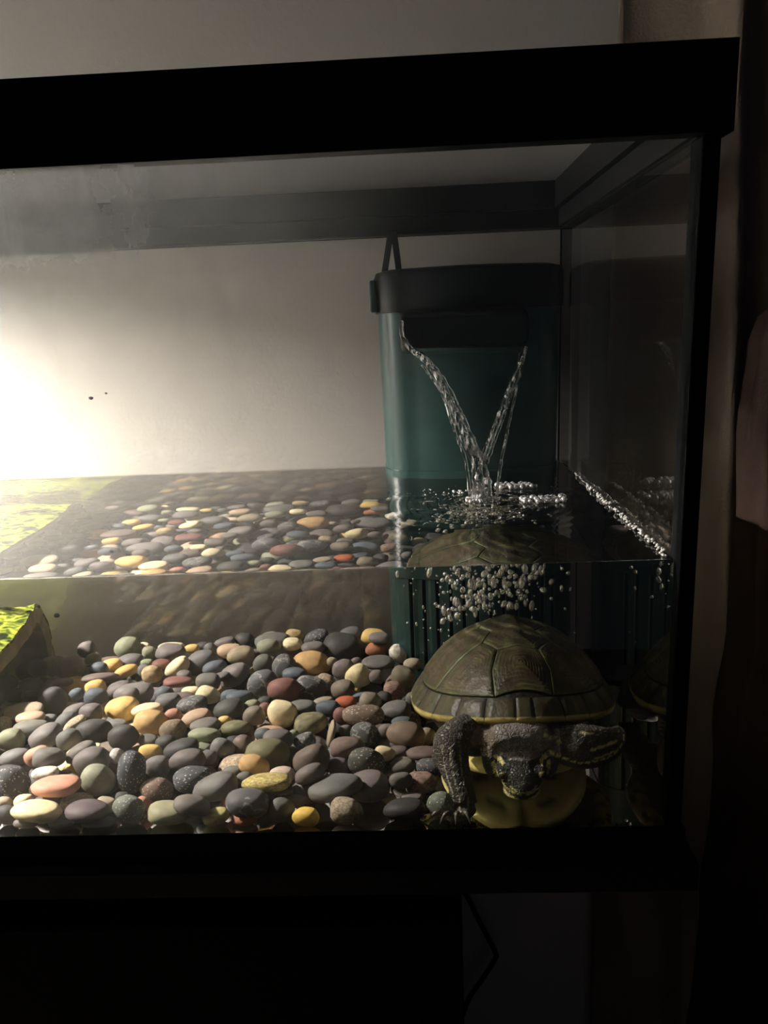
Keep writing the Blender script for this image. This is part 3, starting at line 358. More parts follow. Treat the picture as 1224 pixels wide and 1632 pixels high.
# the buried pebbles under them
BURIED=[(-786.8,226.0,3.2,13.1,11.4,8.2,13,-4,135,'V'),(-1002.6,86.6,15.4,15.3,12.1,8.5,22,1,70,'D'),(-850.4,218.5,9.7,12.0,10.6,8.7,2,17,150,'D'),(-868.6,87.9,17.5,14.3,11.9,8.5,26,-9,12,'N'),
(-967.8,68.3,6.0,15.1,12.5,11.2,-5,0,89,'G'),(-912.7,196.0,2.9,11.3,8.5,7.8,-27,-12,44,'D'),(-412.3,154.7,3.8,15.3,12.9,9.0,4,0,157,'G'),(-835.7,159.0,4.3,14.3,11.5,9.5,9,0,93,'D'),
(-682.5,269.7,10.3,10.1,9.5,5.8,-14,15,146,'G'),(-523.0,90.4,5.1,15.4,13.9,9.6,11,-16,133,'V'),(-449.8,36.5,1.7,12.4,9.8,6.8,7,0,94,'G'),(-403.9,220.0,5.1,15.4,11.6,10.1,-9,9,148,'B'),
(-790.4,200.1,3.9,14.1,12.4,9.1,0,4,47,'Y'),(-179.8,245.9,1.5,10.7,9.3,6.5,-13,0,89,'D'),(-215.8,119.4,2.3,11.8,8.8,7.5,-4,0,117,'G'),(-546.8,227.7,1.7,9.9,7.4,6.9,6,0,110,'G'),
(-857.5,270.2,6.1,15.2,10.7,11.4,-15,0,108,'O'),(-889.3,224.9,1.1,9.0,7.6,5.8,28,5,71,'M'),(-655.9,246.3,0.1,9.3,7.4,5.2,-13,-3,46,'m'),(-432.6,197.5,3.2,11.8,10.7,7.6,29,-1,102,'M'),
(-659.7,94.5,1.7,12.9,10.2,6.8,7,0,105,'Od'),(-292.4,95.7,5.7,15.3,11.2,10.9,9,0,22,'O'),(-432.4,34.4,0.1,9.8,7.9,5.1,11,0,91,'M'),(-889.0,235.0,13.6,10.6,9.0,7.2,-1,1,100,'G'),
(-774.1,248.8,1.3,9.8,9.2,5.6,26,2,141,'B'),(-514.8,169.7,13.4,14.2,12.9,9.4,15,-1,133,'Y'),(-293.8,158.8,5.0,15.0,14.0,10.2,-4,-1,25,'T'),(-916.7,17.3,4.2,13.8,11.4,8.5,29,-8,97,'D'),
(-441.8,76.2,1.8,12.3,9.4,6.9,9,-1,103,'Y'),(-828.4,239.5,2.8,14.0,10.1,7.6,9,-10,153,'B'),(-454.8,198.0,3.4,12.6,10.6,8.5,-6,-8,170,'D'),(-907.5,233.0,2.8,14.7,11.9,7.5,0,-12,21,'G'),
(-500.8,75.7,4.3,14.3,11.2,7.8,40,7,68,'M'),(-571.4,176.5,14.5,14.2,13.4,7.6,-4,-26,26,'B'),(-185.2,131.1,1.2,10.3,8.6,5.8,-18,-12,6,'M'),(-632.4,194.0,19.1,14.2,11.2,7.9,3,-6,17,'D'),
(-899.0,54.9,1.0,11.1,9.0,6.1,-6,0,71,'M'),(-899.5,30.7,1.8,11.0,8.0,5.9,24,19,36,'M'),(-579.5,287.7,0.4,10.8,8.4,5.5,9,-3,39,'V'),(-567.4,81.2,1.5,13.0,10.6,6.6,6,4,0,'N'),
(-478.1,71.7,1.6,10.9,8.1,6.8,-3,0,69,'m'),(-1007.9,90.0,0.5,9.7,7.6,5.6,-6,5,160,'N'),(-870.2,256.2,1.5,9.1,8.4,6.7,10,-2,113,'Y'),(-625.7,217.8,0.8,9.0,6.6,6.0,-15,-1,47,'M'),
(-501.6,43.1,12.7,13.2,11.2,7.3,3,-1,129,'G'),(-880.4,56.4,1.1,10.7,8.8,6.2,-4,2,128,'O'),(-523.6,178.0,0.7,9.5,7.0,5.9,8,0,103,'C'),(-681.0,251.6,18.9,11.7,10.0,7.3,-6,-13,171,'D'),
(-244.8,254.1,2.7,11.9,8.5,7.9,-1,0,70,'M'),(-973.4,155.6,6.0,15.0,14.1,10.6,-21,8,172,'G'),(-444.0,278.6,3.1,11.4,8.0,8.3,27,0,85,'G'),(-631.2,100.3,15.9,15.1,10.9,9.4,4,0,101,'K'),
(-622.6,237.5,4.2,14.5,10.4,9.4,-1,2,47,'D'),(-517.3,224.9,4.7,15.2,13.8,9.7,-9,0,91,'N'),(-838.3,42.5,1.8,13.6,11.3,6.9,-3,-4,70,'T'),(-370.9,143.9,5.3,15.3,10.8,10.4,14,0,85,'Y'),
(-895.0,269.9,3.0,11.8,9.6,7.4,-1,23,177,'N'),(-509.8,56.8,1.1,10.7,7.9,6.1,18,-2,177,'D'),(-389.7,140.9,0.6,10.0,7.7,5.4,3,-13,139,'B'),(-551.4,33.4,4.2,13.0,9.4,9.4,-8,4,126,'D'),
(-739.9,33.2,2.9,13.4,11.9,8.0,-10,2,106,'T'),(-513.2,35.1,2.2,12.0,8.5,7.3,-6,0,80,'K'),(-911.3,176.3,1.4,9.5,7.6,6.6,1,-5,156,'Od'),(-725.3,67.2,2.8,12.7,9.4,6.7,-9,-22,8,'K'),
(-393.4,199.6,13.2,11.3,10.0,6.5,-4,1,112,'S'),(-995.0,163.9,0.0,9.6,9.0,5.1,-7,5,110,'Td'),(-706.1,22.5,1.5,11.8,8.4,6.7,-2,-3,61,'M'),(-776.0,270.9,4.9,15.2,13.7,8.6,28,-5,110,'K'),
(-1010.2,276.7,3.8,12.2,11.1,8.9,4,-5,142,'G'),(-428.9,13.6,3.4,14.4,11.9,8.3,0,10,26,'G'),(-796.6,178.1,0.8,11.0,10.4,5.8,11,-1,143,'M'),(-915.7,180.0,15.0,13.1,10.6,7.7,-7,16,153,'V'),
(-304.1,74.5,1.4,12.4,8.7,6.3,20,-1,104,'K'),(-614.0,103.1,3.2,12.5,10.0,7.7,-7,18,36,'K'),(-772.8,179.8,1.9,10.1,7.8,7.0,-11,6,121,'S'),(-988.3,81.6,2.0,11.9,8.4,7.0,-24,0,150,'Y'),
(-445.5,151.4,2.4,13.4,10.5,7.6,-4,-1,105,'D'),(-979.2,174.4,0.9,10.5,7.6,5.5,16,13,29,'M'),(-874.9,21.1,10.5,14.6,11.0,8.0,10,-4,36,'N'),(-372.1,76.9,3.8,12.7,10.4,9.0,-4,0,99,'Y'),
(-650.5,156.9,4.2,14.2,10.6,9.1,2,-11,169,'N'),(-664.8,195.8,2.7,11.2,8.4,7.9,4,1,23,'K'),(-817.7,279.8,5.2,13.9,11.2,10.4,-14,0,53,'D'),(-460.0,71.6,1.8,10.2,7.2,6.7,15,14,172,'D'),
(-689.4,54.0,2.2,10.5,7.6,7.2,-34,7,112,'Td'),(-974.7,228.8,3.0,13.3,10.2,8.1,-11,0,133,'Td'),(-935.7,186.5,3.4,14.3,13.4,8.5,-2,4,16,'N'),(-541.9,207.4,19.2,12.9,11.5,9.4,6,0,160,'O'),
(-738.1,233.6,2.5,11.5,10.9,7.6,2,10,124,'T'),(-852.7,176.3,10.9,15.3,12.3,8.3,-20,-7,47,'B'),(-616.8,74.7,0.7,9.2,8.1,4.7,27,12,55,'B'),(-919.5,66.2,5.1,13.6,12.6,9.9,20,0,90,'T'),
(-195.6,237.8,1.4,10.3,8.8,6.1,-22,4,138,'Y'),(-116.6,200.4,5.2,14.8,10.9,10.2,7,-7,173,'M'),(-231.4,152.7,7.5,10.7,8.5,6.3,0,-21,179,'m'),(-873.9,167.7,1.6,12.5,9.4,6.8,-1,-2,52,'Y'),
(-829.0,82.0,-0.1,9.4,7.4,4.9,11,6,173,'M'),(-173.2,146.9,0.8,11.5,10.6,5.9,-2,4,163,'N'),(-65.9,216.6,1.7,10.0,7.4,6.9,-3,5,179,'N'),(-698.1,254.1,5.6,14.2,12.3,10.5,1,-15,0,'B'),
(-866.5,217.8,-0.1,9.5,7.1,4.9,-10,-7,47,'K'),(-879.4,188.4,3.3,12.9,9.0,8.0,-33,-10,67,'N'),(-894.7,197.2,0.7,9.7,6.9,5.7,0,-11,4,'T'),(-318.1,211.6,0.9,9.2,8.2,4.8,-33,-7,71,'G'),
(-260.1,266.7,2.3,10.5,10.0,7.4,6,2,136,'D'),(-1013.9,213.4,6.5,15.1,14.2,10.6,-30,1,110,'V'),(-571.9,202.0,11.6,13.3,10.1,9.8,-8,-21,159,'N'),(-461.3,90.7,2.9,13.7,12.3,8.0,-5,3,25,'D'),
(-493.2,32.0,1.6,10.2,9.5,6.7,12,2,142,'K'),(-982.5,251.9,11.1,11.9,11.1,8.1,-14,0,14,'B'),(-567.2,223.7,5.8,14.8,13.6,10.6,7,-15,36,'Td'),(-172.6,166.7,2.6,12.3,9.4,7.5,-15,10,9,'D'),
(-948.0,164.6,1.0,11.3,10.2,6.2,1,-1,98,'r'),(-667.2,76.0,1.9,10.1,7.7,6.9,3,13,3,'O'),(-459.6,289.4,1.1,9.4,8.7,5.2,31,0,82,'C'),(-883.5,40.3,9.4,13.6,9.7,8.7,-14,-4,9,'G'),
(-652.5,19.7,3.3,13.6,10.7,8.5,-10,-2,41,'D'),(-405.7,259.8,2.6,11.9,9.1,7.8,0,5,30,'T'),(-754.9,189.7,2.6,13.6,11.2,7.4,12,-8,2,'K'),(-332.6,196.8,1.3,12.4,11.7,6.4,6,-4,69,'O'),
(-783.4,143.2,1.4,10.9,8.8,6.0,19,-10,178,'T'),(-770.7,158.2,0.7,9.2,7.2,5.8,12,2,0,'M'),(-536.3,245.0,3.0,14.7,12.0,7.6,19,3,175,'G'),(-925.7,161.0,4.9,14.4,13.1,10.1,-1,0,91,'m'),
(-836.5,211.8,1.3,9.2,8.2,6.5,0,-6,25,'r'),(-381.7,123.9,1.3,10.5,7.4,6.4,18,0,88,'G'),(-853.5,291.9,1.0,9.2,7.4,6.0,0,13,45,'r'),(-645.5,231.2,2.9,11.6,10.8,7.8,-17,-1,82,'m'),
(-938.8,14.1,2.5,13.5,12.7,6.9,17,-4,53,'m'),(-315.9,262.1,2.2,10.8,10.2,6.9,-3,-18,171,'Y'),(-671.9,58.5,1.1,11.3,9.4,6.1,1,-8,36,'N'),(-895.3,10.9,2.9,11.4,8.7,7.9,-6,10,167,'T'),
(-674.3,210.9,2.0,10.0,8.8,7.1,7,0,80,'Td'),(-500.3,175.2,1.4,9.8,8.4,6.6,-2,-4,124,'G'),(-270.9,162.5,9.6,9.8,9.0,7.3,-22,4,108,'G'),(-475.6,269.0,2.6,12.1,10.1,7.8,-3,-3,151,'M'),
(-938.2,73.4,1.2,11.7,9.1,6.3,12,0,53,'O'),(-751.6,242.7,15.3,14.9,12.7,9.5,10,7,33,'B'),(-964.7,231.1,18.6,13.3,11.9,9.0,-1,0,77,'D'),(-782.4,166.4,8.7,12.2,11.6,6.4,-9,-2,76,'G'),
(-422.8,243.8,1.3,12.8,10.2,6.4,-5,-1,75,'G'),(-949.4,217.9,5.5,14.9,10.9,10.6,4,-7,162,'S'),(-227.1,269.8,1.9,13.5,12.7,7.0,-5,4,162,'O'),(-901.0,211.1,0.7,10.2,8.3,5.5,7,-12,19,'T'),
(-928.9,36.7,2.5,12.0,11.4,7.2,10,12,10,'B'),(-230.6,108.7,1.6,11.1,8.5,6.7,-8,-8,166,'G'),(-616.7,60.6,16.0,10.0,7.2,7.1,0,9,29,'D'),(-452.3,79.1,13.5,10.2,7.2,7.4,19,-2,46,'D'),
(-926.7,91.6,1.2,9.2,8.3,5.8,11,-20,171,'V'),(-855.6,242.4,9.7,15.2,13.5,8.0,4,-6,175,'M'),(-733.6,178.9,2.1,11.3,8.2,7.1,15,-5,159,'Y'),(-901.1,158.2,18.6,14.8,12.6,9.0,5,-10,131,'S'),
(-449.6,231.4,2.2,12.2,9.8,6.6,27,2,18,'G'),(-369.8,51.6,4.6,13.2,10.1,9.8,-5,-3,73,'V'),(-529.4,59.3,0.9,9.4,6.8,5.9,-8,-8,4,'G'),(-713.1,170.1,3.1,12.5,10.9,7.1,24,-15,145,'O'),
(-606.4,177.9,3.4,14.2,13.4,7.4,22,0,85,'G'),(-961.9,185.4,3.4,14.2,11.9,8.5,10,0,119,'M'),(-614.3,262.3,14.1,14.2,12.3,7.3,0,3,58,'D'),(-963.5,273.7,0.8,9.7,8.6,6.0,-3,0,29,'G'),
(-535.3,192.9,4.0,12.4,10.1,8.9,27,-5,16,'S'),(-335.5,243.0,4.3,14.6,11.2,9.3,17,4,50,'G'),(-563.8,15.1,5.7,14.5,12.3,10.8,17,-2,120,'T'),(-291.2,118.9,3.4,12.1,11.5,7.8,24,7,60,'K'),
(-459.0,51.7,12.6,14.3,12.3,7.6,15,6,71,'D'),(-751.7,167.3,3.7,12.7,11.7,8.9,0,-6,31,'Td'),(-939.8,236.9,2.1,12.8,9.6,7.1,0,-7,21,'M'),(-838.7,275.6,1.8,10.8,9.0,6.9,12,0,130,'M'),
(-642.7,272.0,16.4,14.8,10.7,10.7,-9,1,66,'T'),(-613.9,13.5,4.1,14.6,12.3,9.2,-6,4,0,'G'),(-659.5,177.4,3.6,13.6,10.6,8.1,-24,-11,44,'r'),(-945.9,277.5,2.0,12.9,9.2,6.5,-29,0,96,'D'),
(-205.5,256.6,5.0,13.5,12.1,9.6,-14,-18,35,'D'),(-844.0,26.1,11.3,11.2,8.8,6.9,-1,23,7,'Td'),(-974.1,92.7,2.6,11.2,9.7,7.6,16,-4,136,'T'),(-660.7,220.7,1.6,9.2,7.6,6.8,-7,0,117,'N'),
(-214.4,44.6,4.0,14.2,10.0,8.1,48,-4,95,'M'),(-557.6,288.6,13.0,12.9,9.2,6.9,16,-1,102,'G'),(-1003.6,235.8,11.5,11.1,8.1,6.7,8,0,76,'T'),(-966.2,13.2,2.7,13.7,10.9,7.8,5,4,36,'D'),
(-917.2,277.2,2.4,13.5,12.5,7.5,-7,0,108,'m'),(-289.1,226.6,1.1,9.4,6.8,6.2,15,-5,123,'O'),(-921.4,251.6,3.1,12.9,9.5,8.1,20,0,83,'C'),(-559.0,241.4,1.3,9.1,7.3,6.3,-21,0,165,'M'),
(-984.3,183.5,11.4,12.5,10.9,6.5,-15,-1,76,'N'),(-870.3,237.5,24.9,13.6,11.2,10.0,-15,3,142,'p'),(-631.9,281.6,2.6,11.2,9.8,7.5,-17,6,114,'G'),(-661.5,208.2,17.3,14.8,11.1,9.5,0,0,93,'O'),
(-388.1,51.5,2.0,9.9,8.4,7.1,15,-1,102,'D'),(-994.3,203.2,1.3,9.4,7.5,6.4,11,5,53,'G'),(-890.8,99.2,1.5,11.3,8.1,6.6,-7,2,107,'T'),(-441.9,27.7,11.3,9.7,8.7,6.4,-12,-22,168,'M'),
(-310.0,169.2,0.0,9.1,7.0,4.8,20,7,52,'K'),(-824.8,14.8,5.4,14.0,10.9,10.4,-36,0,113,'G'),(-992.7,291.1,0.5,10.8,9.7,5.6,-10,-2,78,'N'),(-633.3,176.5,5.2,15.0,14.0,10.4,2,0,43,'M'),
(-975.8,39.0,2.5,14.3,11.5,7.7,3,-4,1,'C'),(-845.7,89.0,4.2,12.8,10.6,9.3,-16,2,43,'V'),(-518.1,287.6,8.5,12.5,8.8,6.9,-30,11,156,'N'),(-674.3,278.4,1.9,10.2,7.4,7.0,-12,-11,31,'D'),
(-582.8,12.5,-0.3,9.2,7.5,4.7,-10,4,32,'N'),(-602.5,32.2,1.5,9.5,8.7,6.6,-12,0,79,'O'),(-716.5,87.5,10.8,14.8,13.6,7.7,14,18,177,'D'),(-411.5,200.1,4.1,13.8,9.7,9.3,0,-7,147,'p'),
(-924.6,216.3,2.4,10.9,10.1,7.5,4,8,145,'B'),(-745.3,54.2,1.4,9.8,7.9,6.4,9,-11,154,'D'),(-468.2,159.0,0.7,10.9,9.6,5.6,-13,-1,30,'D'),(-814.3,36.9,4.0,13.5,12.7,9.1,-9,5,167,'T'),
(-631.8,72.4,14.4,14.7,11.6,10.2,-1,1,33,'G'),(-752.5,286.2,4.1,14.3,11.8,9.1,-12,-5,48,'O'),(-986.3,271.9,4.5,14.3,11.8,8.2,-10,-24,174,'G'),(-316.0,184.2,0.8,9.7,7.0,4.8,4,-9,146,'N'),
(-774.2,234.6,13.2,11.3,9.6,6.8,0,-3,75,'Od'),(-329.8,172.2,4.0,14.7,11.4,9.1,-6,5,135,'Td'),(-739.6,89.7,2.4,10.7,9.8,7.5,-10,0,42,'G'),(-904.3,78.5,1.8,9.6,7.0,7.0,-11,-2,117,'m'),
(-342.7,305.9,3.2,14.8,12.4,8.2,8,3,27,'D'),(-1002.6,33.2,3.4,14.0,10.5,8.6,2,0,37,'G'),(-461.3,153.0,12.1,10.3,7.9,6.0,-12,-11,22,'C'),(-85.9,219.2,9.9,15.1,13.7,9.2,-5,-2,13,'C'),
(-135.2,213.7,1.8,11.2,8.0,6.8,24,-1,104,'T'),(-790.3,250.7,13.3,13.9,12.0,7.9,-3,-10,175,'B'),(-467.8,56.1,1.3,10.1,8.1,6.5,6,3,62,'Od'),(-194.4,113.4,1.5,12.2,10.7,6.4,-2,11,122,'O'),
(-686.9,224.4,16.9,10.5,9.7,5.6,-2,-5,56,'T'),(-885.2,79.1,3.6,12.2,9.9,8.8,7,-1,26,'Td'),(-456.6,13.6,4.8,13.0,12.3,9.4,-3,22,148,'B'),(-957.3,269.2,15.2,14.6,10.3,9.7,19,-2,98,'D'),
(-479.2,18.1,12.5,15.3,11.8,9.3,-12,0,144,'p'),(-948.6,55.9,3.0,11.3,8.0,8.1,5,-4,115,'C'),(-317.5,148.9,2.4,12.6,10.7,7.4,-12,1,96,'D'),(-746.3,71.3,3.0,10.4,9.0,7.8,0,21,11,'M'),
(-764.1,57.0,3.7,12.1,10.3,8.0,-32,-11,55,'D'),(-781.4,69.3,3.0,12.5,10.3,7.8,9,-12,179,'B'),(-759.3,144.8,2.1,10.7,8.9,7.3,-3,0,85,'Od'),(-394.5,241.5,2.2,12.9,12.2,7.3,0,-6,168,'p'),
(-694.4,217.9,3.5,14.0,11.1,8.1,-9,-14,2,'G'),(-657.3,42.9,4.6,13.1,11.9,9.4,17,-10,146,'Td'),(-621.0,262.4,1.3,11.4,9.8,6.5,4,-1,106,'G'),(-383.0,98.5,2.1,13.8,10.4,7.0,-1,-10,50,'C'),
(-447.7,57.2,0.9,11.0,8.9,5.6,-20,2,145,'K'),(-509.1,149.7,3.6,12.0,9.8,8.7,-13,6,112,'G'),(-657.5,286.8,1.1,9.9,9.3,5.3,27,0,90,'m'),(-161.7,120.1,2.4,14.0,12.5,7.4,9,2,132,'M'),
(-813.5,90.7,2.2,10.0,7.1,7.3,24,-9,10,'K'),(-369.3,171.7,3.2,12.6,10.4,8.2,13,0,89,'G'),(-313.8,115.7,2.2,12.7,11.5,7.3,5,0,24,'M'),(-243.6,44.9,3.6,12.2,10.0,8.7,-17,1,45,'M'),
(-612.9,278.6,1.3,9.8,7.5,6.5,-9,-2,164,'G'),(-672.3,145.9,3.1,11.7,10.3,8.3,1,0,126,'D'),(-575.4,60.9,15.7,13.0,12.2,8.0,-8,3,112,'G'),(-866.1,33.9,0.9,10.4,8.4,6.0,3,1,130,'G'),
(-688.2,73.5,2.5,11.5,9.7,7.6,5,-1,143,'O'),(-704.3,44.7,3.1,11.4,9.4,8.2,-13,-1,78,'G'),(-646.8,76.1,2.2,10.6,9.8,7.4,8,0,74,'D'),(-891.2,138.2,0.7,9.1,8.6,5.8,-9,0,172,'Y'),
(-786.7,47.1,1.8,13.3,12.0,6.9,2,-4,12,'G'),(-736.0,276.1,1.6,10.6,8.2,6.8,-6,0,43,'K'),(-817.2,192.4,4.2,15.0,14.1,9.3,-6,-2,122,'K'),(-743.5,264.0,19.6,13.0,9.4,7.5,-19,8,175,'K'),
(-987.7,228.4,17.4,14.5,10.7,10.1,-5,-5,77,'D'),(-591.9,269.4,5.4,14.1,12.9,10.6,-5,0,149,'V'),(-896.9,159.1,2.3,13.9,12.6,7.5,-1,0,151,'Od'),(-618.8,213.3,13.4,12.4,11.6,7.5,-10,0,90,'N'),
(-998.4,180.0,1.3,9.4,7.2,6.5,0,4,24,'M'),(-387.4,189.4,2.1,13.3,12.6,7.1,0,8,173,'T'),(-300.5,136.4,1.6,10.8,9.2,6.7,2,4,18,'O'),(-872.7,233.1,2.0,11.7,8.5,7.0,-5,-8,177,'Y'),
(-903.9,254.9,8.7,12.7,9.3,7.9,12,-3,131,'B'),(-385.6,304.3,3.0,14.9,13.8,8.0,-5,-5,49,'D'),(-697.7,100.2,4.2,12.6,11.1,9.0,8,16,178,'T'),(-739.1,210.4,2.4,12.0,10.4,7.5,8,8,24,'K'),
(-246.4,63.6,2.6,11.4,8.3,7.8,-1,4,27,'Od'),(-712.9,248.5,21.4,15.5,12.1,8.4,24,-4,111,'Od'),(-838.2,66.8,3.9,12.4,10.7,8.9,11,6,144,'D'),(-368.7,246.7,4.5,14.5,11.2,9.6,-9,-4,32,'M'),
(-219.3,140.8,1.5,12.6,9.1,6.6,-10,-4,24,'m'),(-816.4,143.7,2.6,11.0,8.7,7.8,15,-1,50,'G'),(-557.3,188.5,2.5,10.3,8.9,7.7,5,1,1,'Td'),(-583.1,153.7,5.2,15.0,12.6,9.9,25,0,92,'B'),
(-951.5,33.6,2.2,12.6,10.0,7.4,6,0,89,'M'),(-817.9,73.1,11.6,13.4,10.5,8.3,-30,5,102,'O'),(-611.5,53.3,2.5,14.4,11.0,7.7,6,-2,134,'M'),(-974.9,204.3,19.1,14.5,11.6,9.6,0,-4,115,'O'),
(-909.5,97.4,0.1,10.5,9.4,5.3,3,0,92,'N'),(-961.3,45.3,14.3,12.4,10.1,7.6,6,-5,125,'B'),(-522.8,14.1,4.4,13.0,10.1,9.4,27,-3,99,'G'),(-830.4,223.0,10.7,9.7,8.6,6.5,0,2,46,'O'),
(-906.6,142.0,8.1,9.6,7.9,7.2,29,6,26,'C'),(-698.8,185.5,4.5,13.4,10.8,9.5,-21,1,105,'Y'),(-663.9,261.9,6.2,15.3,11.5,11.4,9,0,51,'M'),(-838.3,200.4,12.6,11.8,8.6,8.0,-8,5,11,'K'),
(-591.9,189.2,11.9,14.7,11.3,8.8,29,6,73,'B'),(-275.6,179.7,2.7,13.6,10.6,7.1,-16,13,170,'m'),(-172.7,296.5,12.1,12.9,11.7,6.6,-1,11,170,'B'),(-195.4,154.4,4.9,14.3,12.2,9.8,17,5,33,'K'),
(-736.5,197.9,15.2,15.0,13.5,9.2,31,7,34,'M'),(-856.8,45.0,13.0,15.3,11.6,11.1,-1,12,154,'T'),(-989.6,219.1,1.8,9.7,7.0,6.9,1,-3,140,'G'),(-456.4,262.3,6.2,11.3,9.0,7.9,-5,-6,59,'N'),
(-991.9,13.0,2.5,12.0,10.9,7.7,-5,4,112,'Y'),(-872.8,217.6,16.6,14.6,10.3,9.9,17,0,154,'Y'),(-428.1,51.8,2.6,10.3,8.3,7.6,-16,-10,13,'B'),(-529.4,271.9,3.5,14.1,12.2,7.9,-7,17,1,'r'),
(-489.3,155.2,3.3,13.8,11.1,8.4,14,-2,110,'B'),(-213.9,207.5,3.8,12.9,9.0,9.0,23,1,66,'D'),(-627.6,153.8,2.7,10.9,7.6,7.4,-12,19,136,'N'),(-177.5,225.1,2.3,11.7,10.2,7.4,-4,-4,161,'D'),
(-277.8,277.2,3.0,12.2,10.3,8.2,4,0,65,'S'),(-712.9,281.3,11.7,10.1,7.9,5.8,10,0,96,'M'),(-949.6,197.8,13.2,11.3,9.2,7.4,-27,-1,85,'M'),(-806.2,240.5,4.9,12.9,11.8,8.6,22,27,40,'M'),
(-866.6,193.2,19.1,14.3,12.2,10.0,-1,3,130,'Td'),(-971.9,206.4,2.3,11.4,8.3,7.3,25,2,61,'Y'),(-761.9,229.4,1.9,14.0,13.1,7.1,1,0,70,'O'),(-662.5,277.5,18.5,10.2,9.1,6.1,4,3,172,'G'),
(-596.0,216.6,14.9,14.1,11.1,9.9,-14,-5,67,'S'),(-955.8,167.8,16.9,11.6,10.7,6.0,20,1,42,'D'),(-603.8,250.0,0.9,10.4,8.3,6.0,6,7,152,'D'),(-468.4,249.5,-0.4,9.3,8.6,4.7,-3,-5,119,'K'),
(-471.5,35.5,3.6,13.2,11.2,8.5,-2,11,151,'M'),(-1009.6,148.6,2.3,12.9,11.4,7.1,15,3,78,'Y'),(-313.9,197.1,7.9,9.5,8.8,6.3,-1,0,35,'Td'),(-501.7,13.1,3.4,12.4,11.7,7.6,-16,19,146,'M'),
(-388.5,151.6,9.4,9.3,8.8,5.5,19,0,85,'D'),(-285.8,69.0,2.4,10.5,9.3,7.6,4,-4,23,'m'),(-364.9,282.6,2.8,13.5,10.7,7.9,5,-1,117,'D'),(-503.3,242.6,1.3,9.9,8.4,6.2,16,-9,21,'S'),
(-799.2,267.0,3.4,12.7,11.6,8.5,-6,-3,81,'G'),(-513.3,199.1,0.7,9.0,7.3,5.9,0,-3,51,'T'),(-719.0,192.1,2.5,11.2,9.8,7.6,-10,4,104,'D'),(-549.2,207.6,3.5,12.6,11.5,7.2,27,15,21,'D'),
(-483.2,88.2,5.7,9.7,9.2,5.0,0,10,176,'M'),(-248.9,101.4,3.2,12.1,9.5,8.4,-4,0,100,'Td'),(-541.5,72.4,3.8,13.4,10.4,8.8,1,-8,5,'N'),(-638.7,254.4,2.9,13.6,10.7,7.4,-24,2,114,'m'),
(-989.4,59.1,3.8,13.2,9.8,9.0,10,2,75,'B'),(-827.2,176.0,14.9,12.5,11.6,7.3,-1,1,8,'G'),(-275.2,139.4,4.8,14.9,13.3,9.6,-16,-5,20,'M'),(-896.0,181.4,5.8,10.6,7.9,6.6,-3,1,73,'G'),
(-783.7,89.3,2.3,12.2,10.4,6.9,15,13,175,'D'),(-842.3,276.5,18.0,12.7,10.0,9.3,13,-8,121,'D'),(-273.6,302.5,3.9,12.7,10.0,8.9,-6,11,17,'M'),(-708.4,295.1,2.7,10.5,7.5,7.8,0,-3,45,'T'),
(-726.5,256.2,6.2,15.4,14.5,11.4,5,1,53,'S'),(-481.8,178.2,2.2,11.8,10.0,6.9,22,-1,63,'N'),(-383.8,261.0,2.2,10.6,8.9,7.4,0,-1,177,'O'),(-776.0,105.5,9.9,11.7,8.4,7.1,-4,-4,49,'M'),
(-356.9,90.9,3.2,11.7,8.4,8.2,-2,11,173,'r'),(-448.1,214.4,1.0,10.6,7.7,5.9,-11,9,172,'D'),(-856.5,13.4,3.6,14.3,12.3,7.3,9,22,157,'r'),(-818.6,103.1,10.3,10.3,8.2,6.6,-28,-2,82,'m'),
(-318.4,303.0,3.5,12.5,9.4,8.5,-20,3,121,'O'),(-818.1,57.6,1.2,10.7,7.9,6.3,-9,8,150,'Y'),(-603.2,87.1,1.1,10.4,9.6,6.0,12,7,35,'G'),(-568.6,273.4,0.4,10.1,9.2,5.5,4,5,153,'O'),
(-994.0,235.2,-0.3,9.3,7.6,4.8,7,-4,35,'M'),(-675.1,236.5,5.7,15.0,12.7,10.7,-13,-5,2,'D'),(-882.6,210.7,2.1,10.4,7.8,7.1,-12,-9,43,'B'),(-598.9,166.5,14.1,10.2,8.6,7.2,-1,0,10,'N'),
(-935.7,51.4,16.4,14.1,11.7,9.6,11,-8,152,'S'),(-707.8,204.9,14.7,13.7,12.1,7.6,13,4,48,'M'),(-724.8,222.6,15.5,15.3,12.1,9.5,5,-6,14,'G'),(-549.2,175.0,14.0,13.0,9.4,9.6,29,-2,102,'O'),
(-549.1,140.3,1.2,12.1,9.9,6.3,-8,-2,7,'D'),(-802.4,65.1,3.1,12.1,8.6,8.2,0,10,136,'r'),(-301.5,208.1,2.0,10.9,7.7,6.8,-30,-11,63,'M'),(-764.1,276.1,15.8,12.9,9.9,6.8,2,1,120,'T'),
(-802.4,17.7,2.7,12.9,9.7,7.6,-8,-9,27,'B'),(-426.5,290.7,2.3,12.3,8.8,7.4,7,-4,23,'M'),(-366.1,191.7,1.9,10.1,8.2,6.2,-14,24,171,'N'),(-840.3,256.8,1.8,9.4,8.8,6.7,21,1,46,'D'),
(-601.5,202.0,1.8,11.1,7.9,7.0,4,0,100,'M'),(-716.9,212.0,2.0,11.9,9.0,6.8,-19,7,147,'M'),(-703.7,275.2,2.3,12.2,9.8,6.4,-3,-22,33,'B'),(-643.0,205.8,4.6,14.7,12.7,9.8,4,4,144,'O'),
(-253.1,190.5,4.5,14.1,11.9,9.7,0,0,77,'O'),(-927.5,231.6,13.6,14.0,11.9,7.7,14,12,36,'M'),(-639.1,55.8,2.4,11.7,9.9,7.6,2,0,87,'M'),(-573.3,254.3,2.1,10.8,10.3,7.2,-7,2,106,'B'),
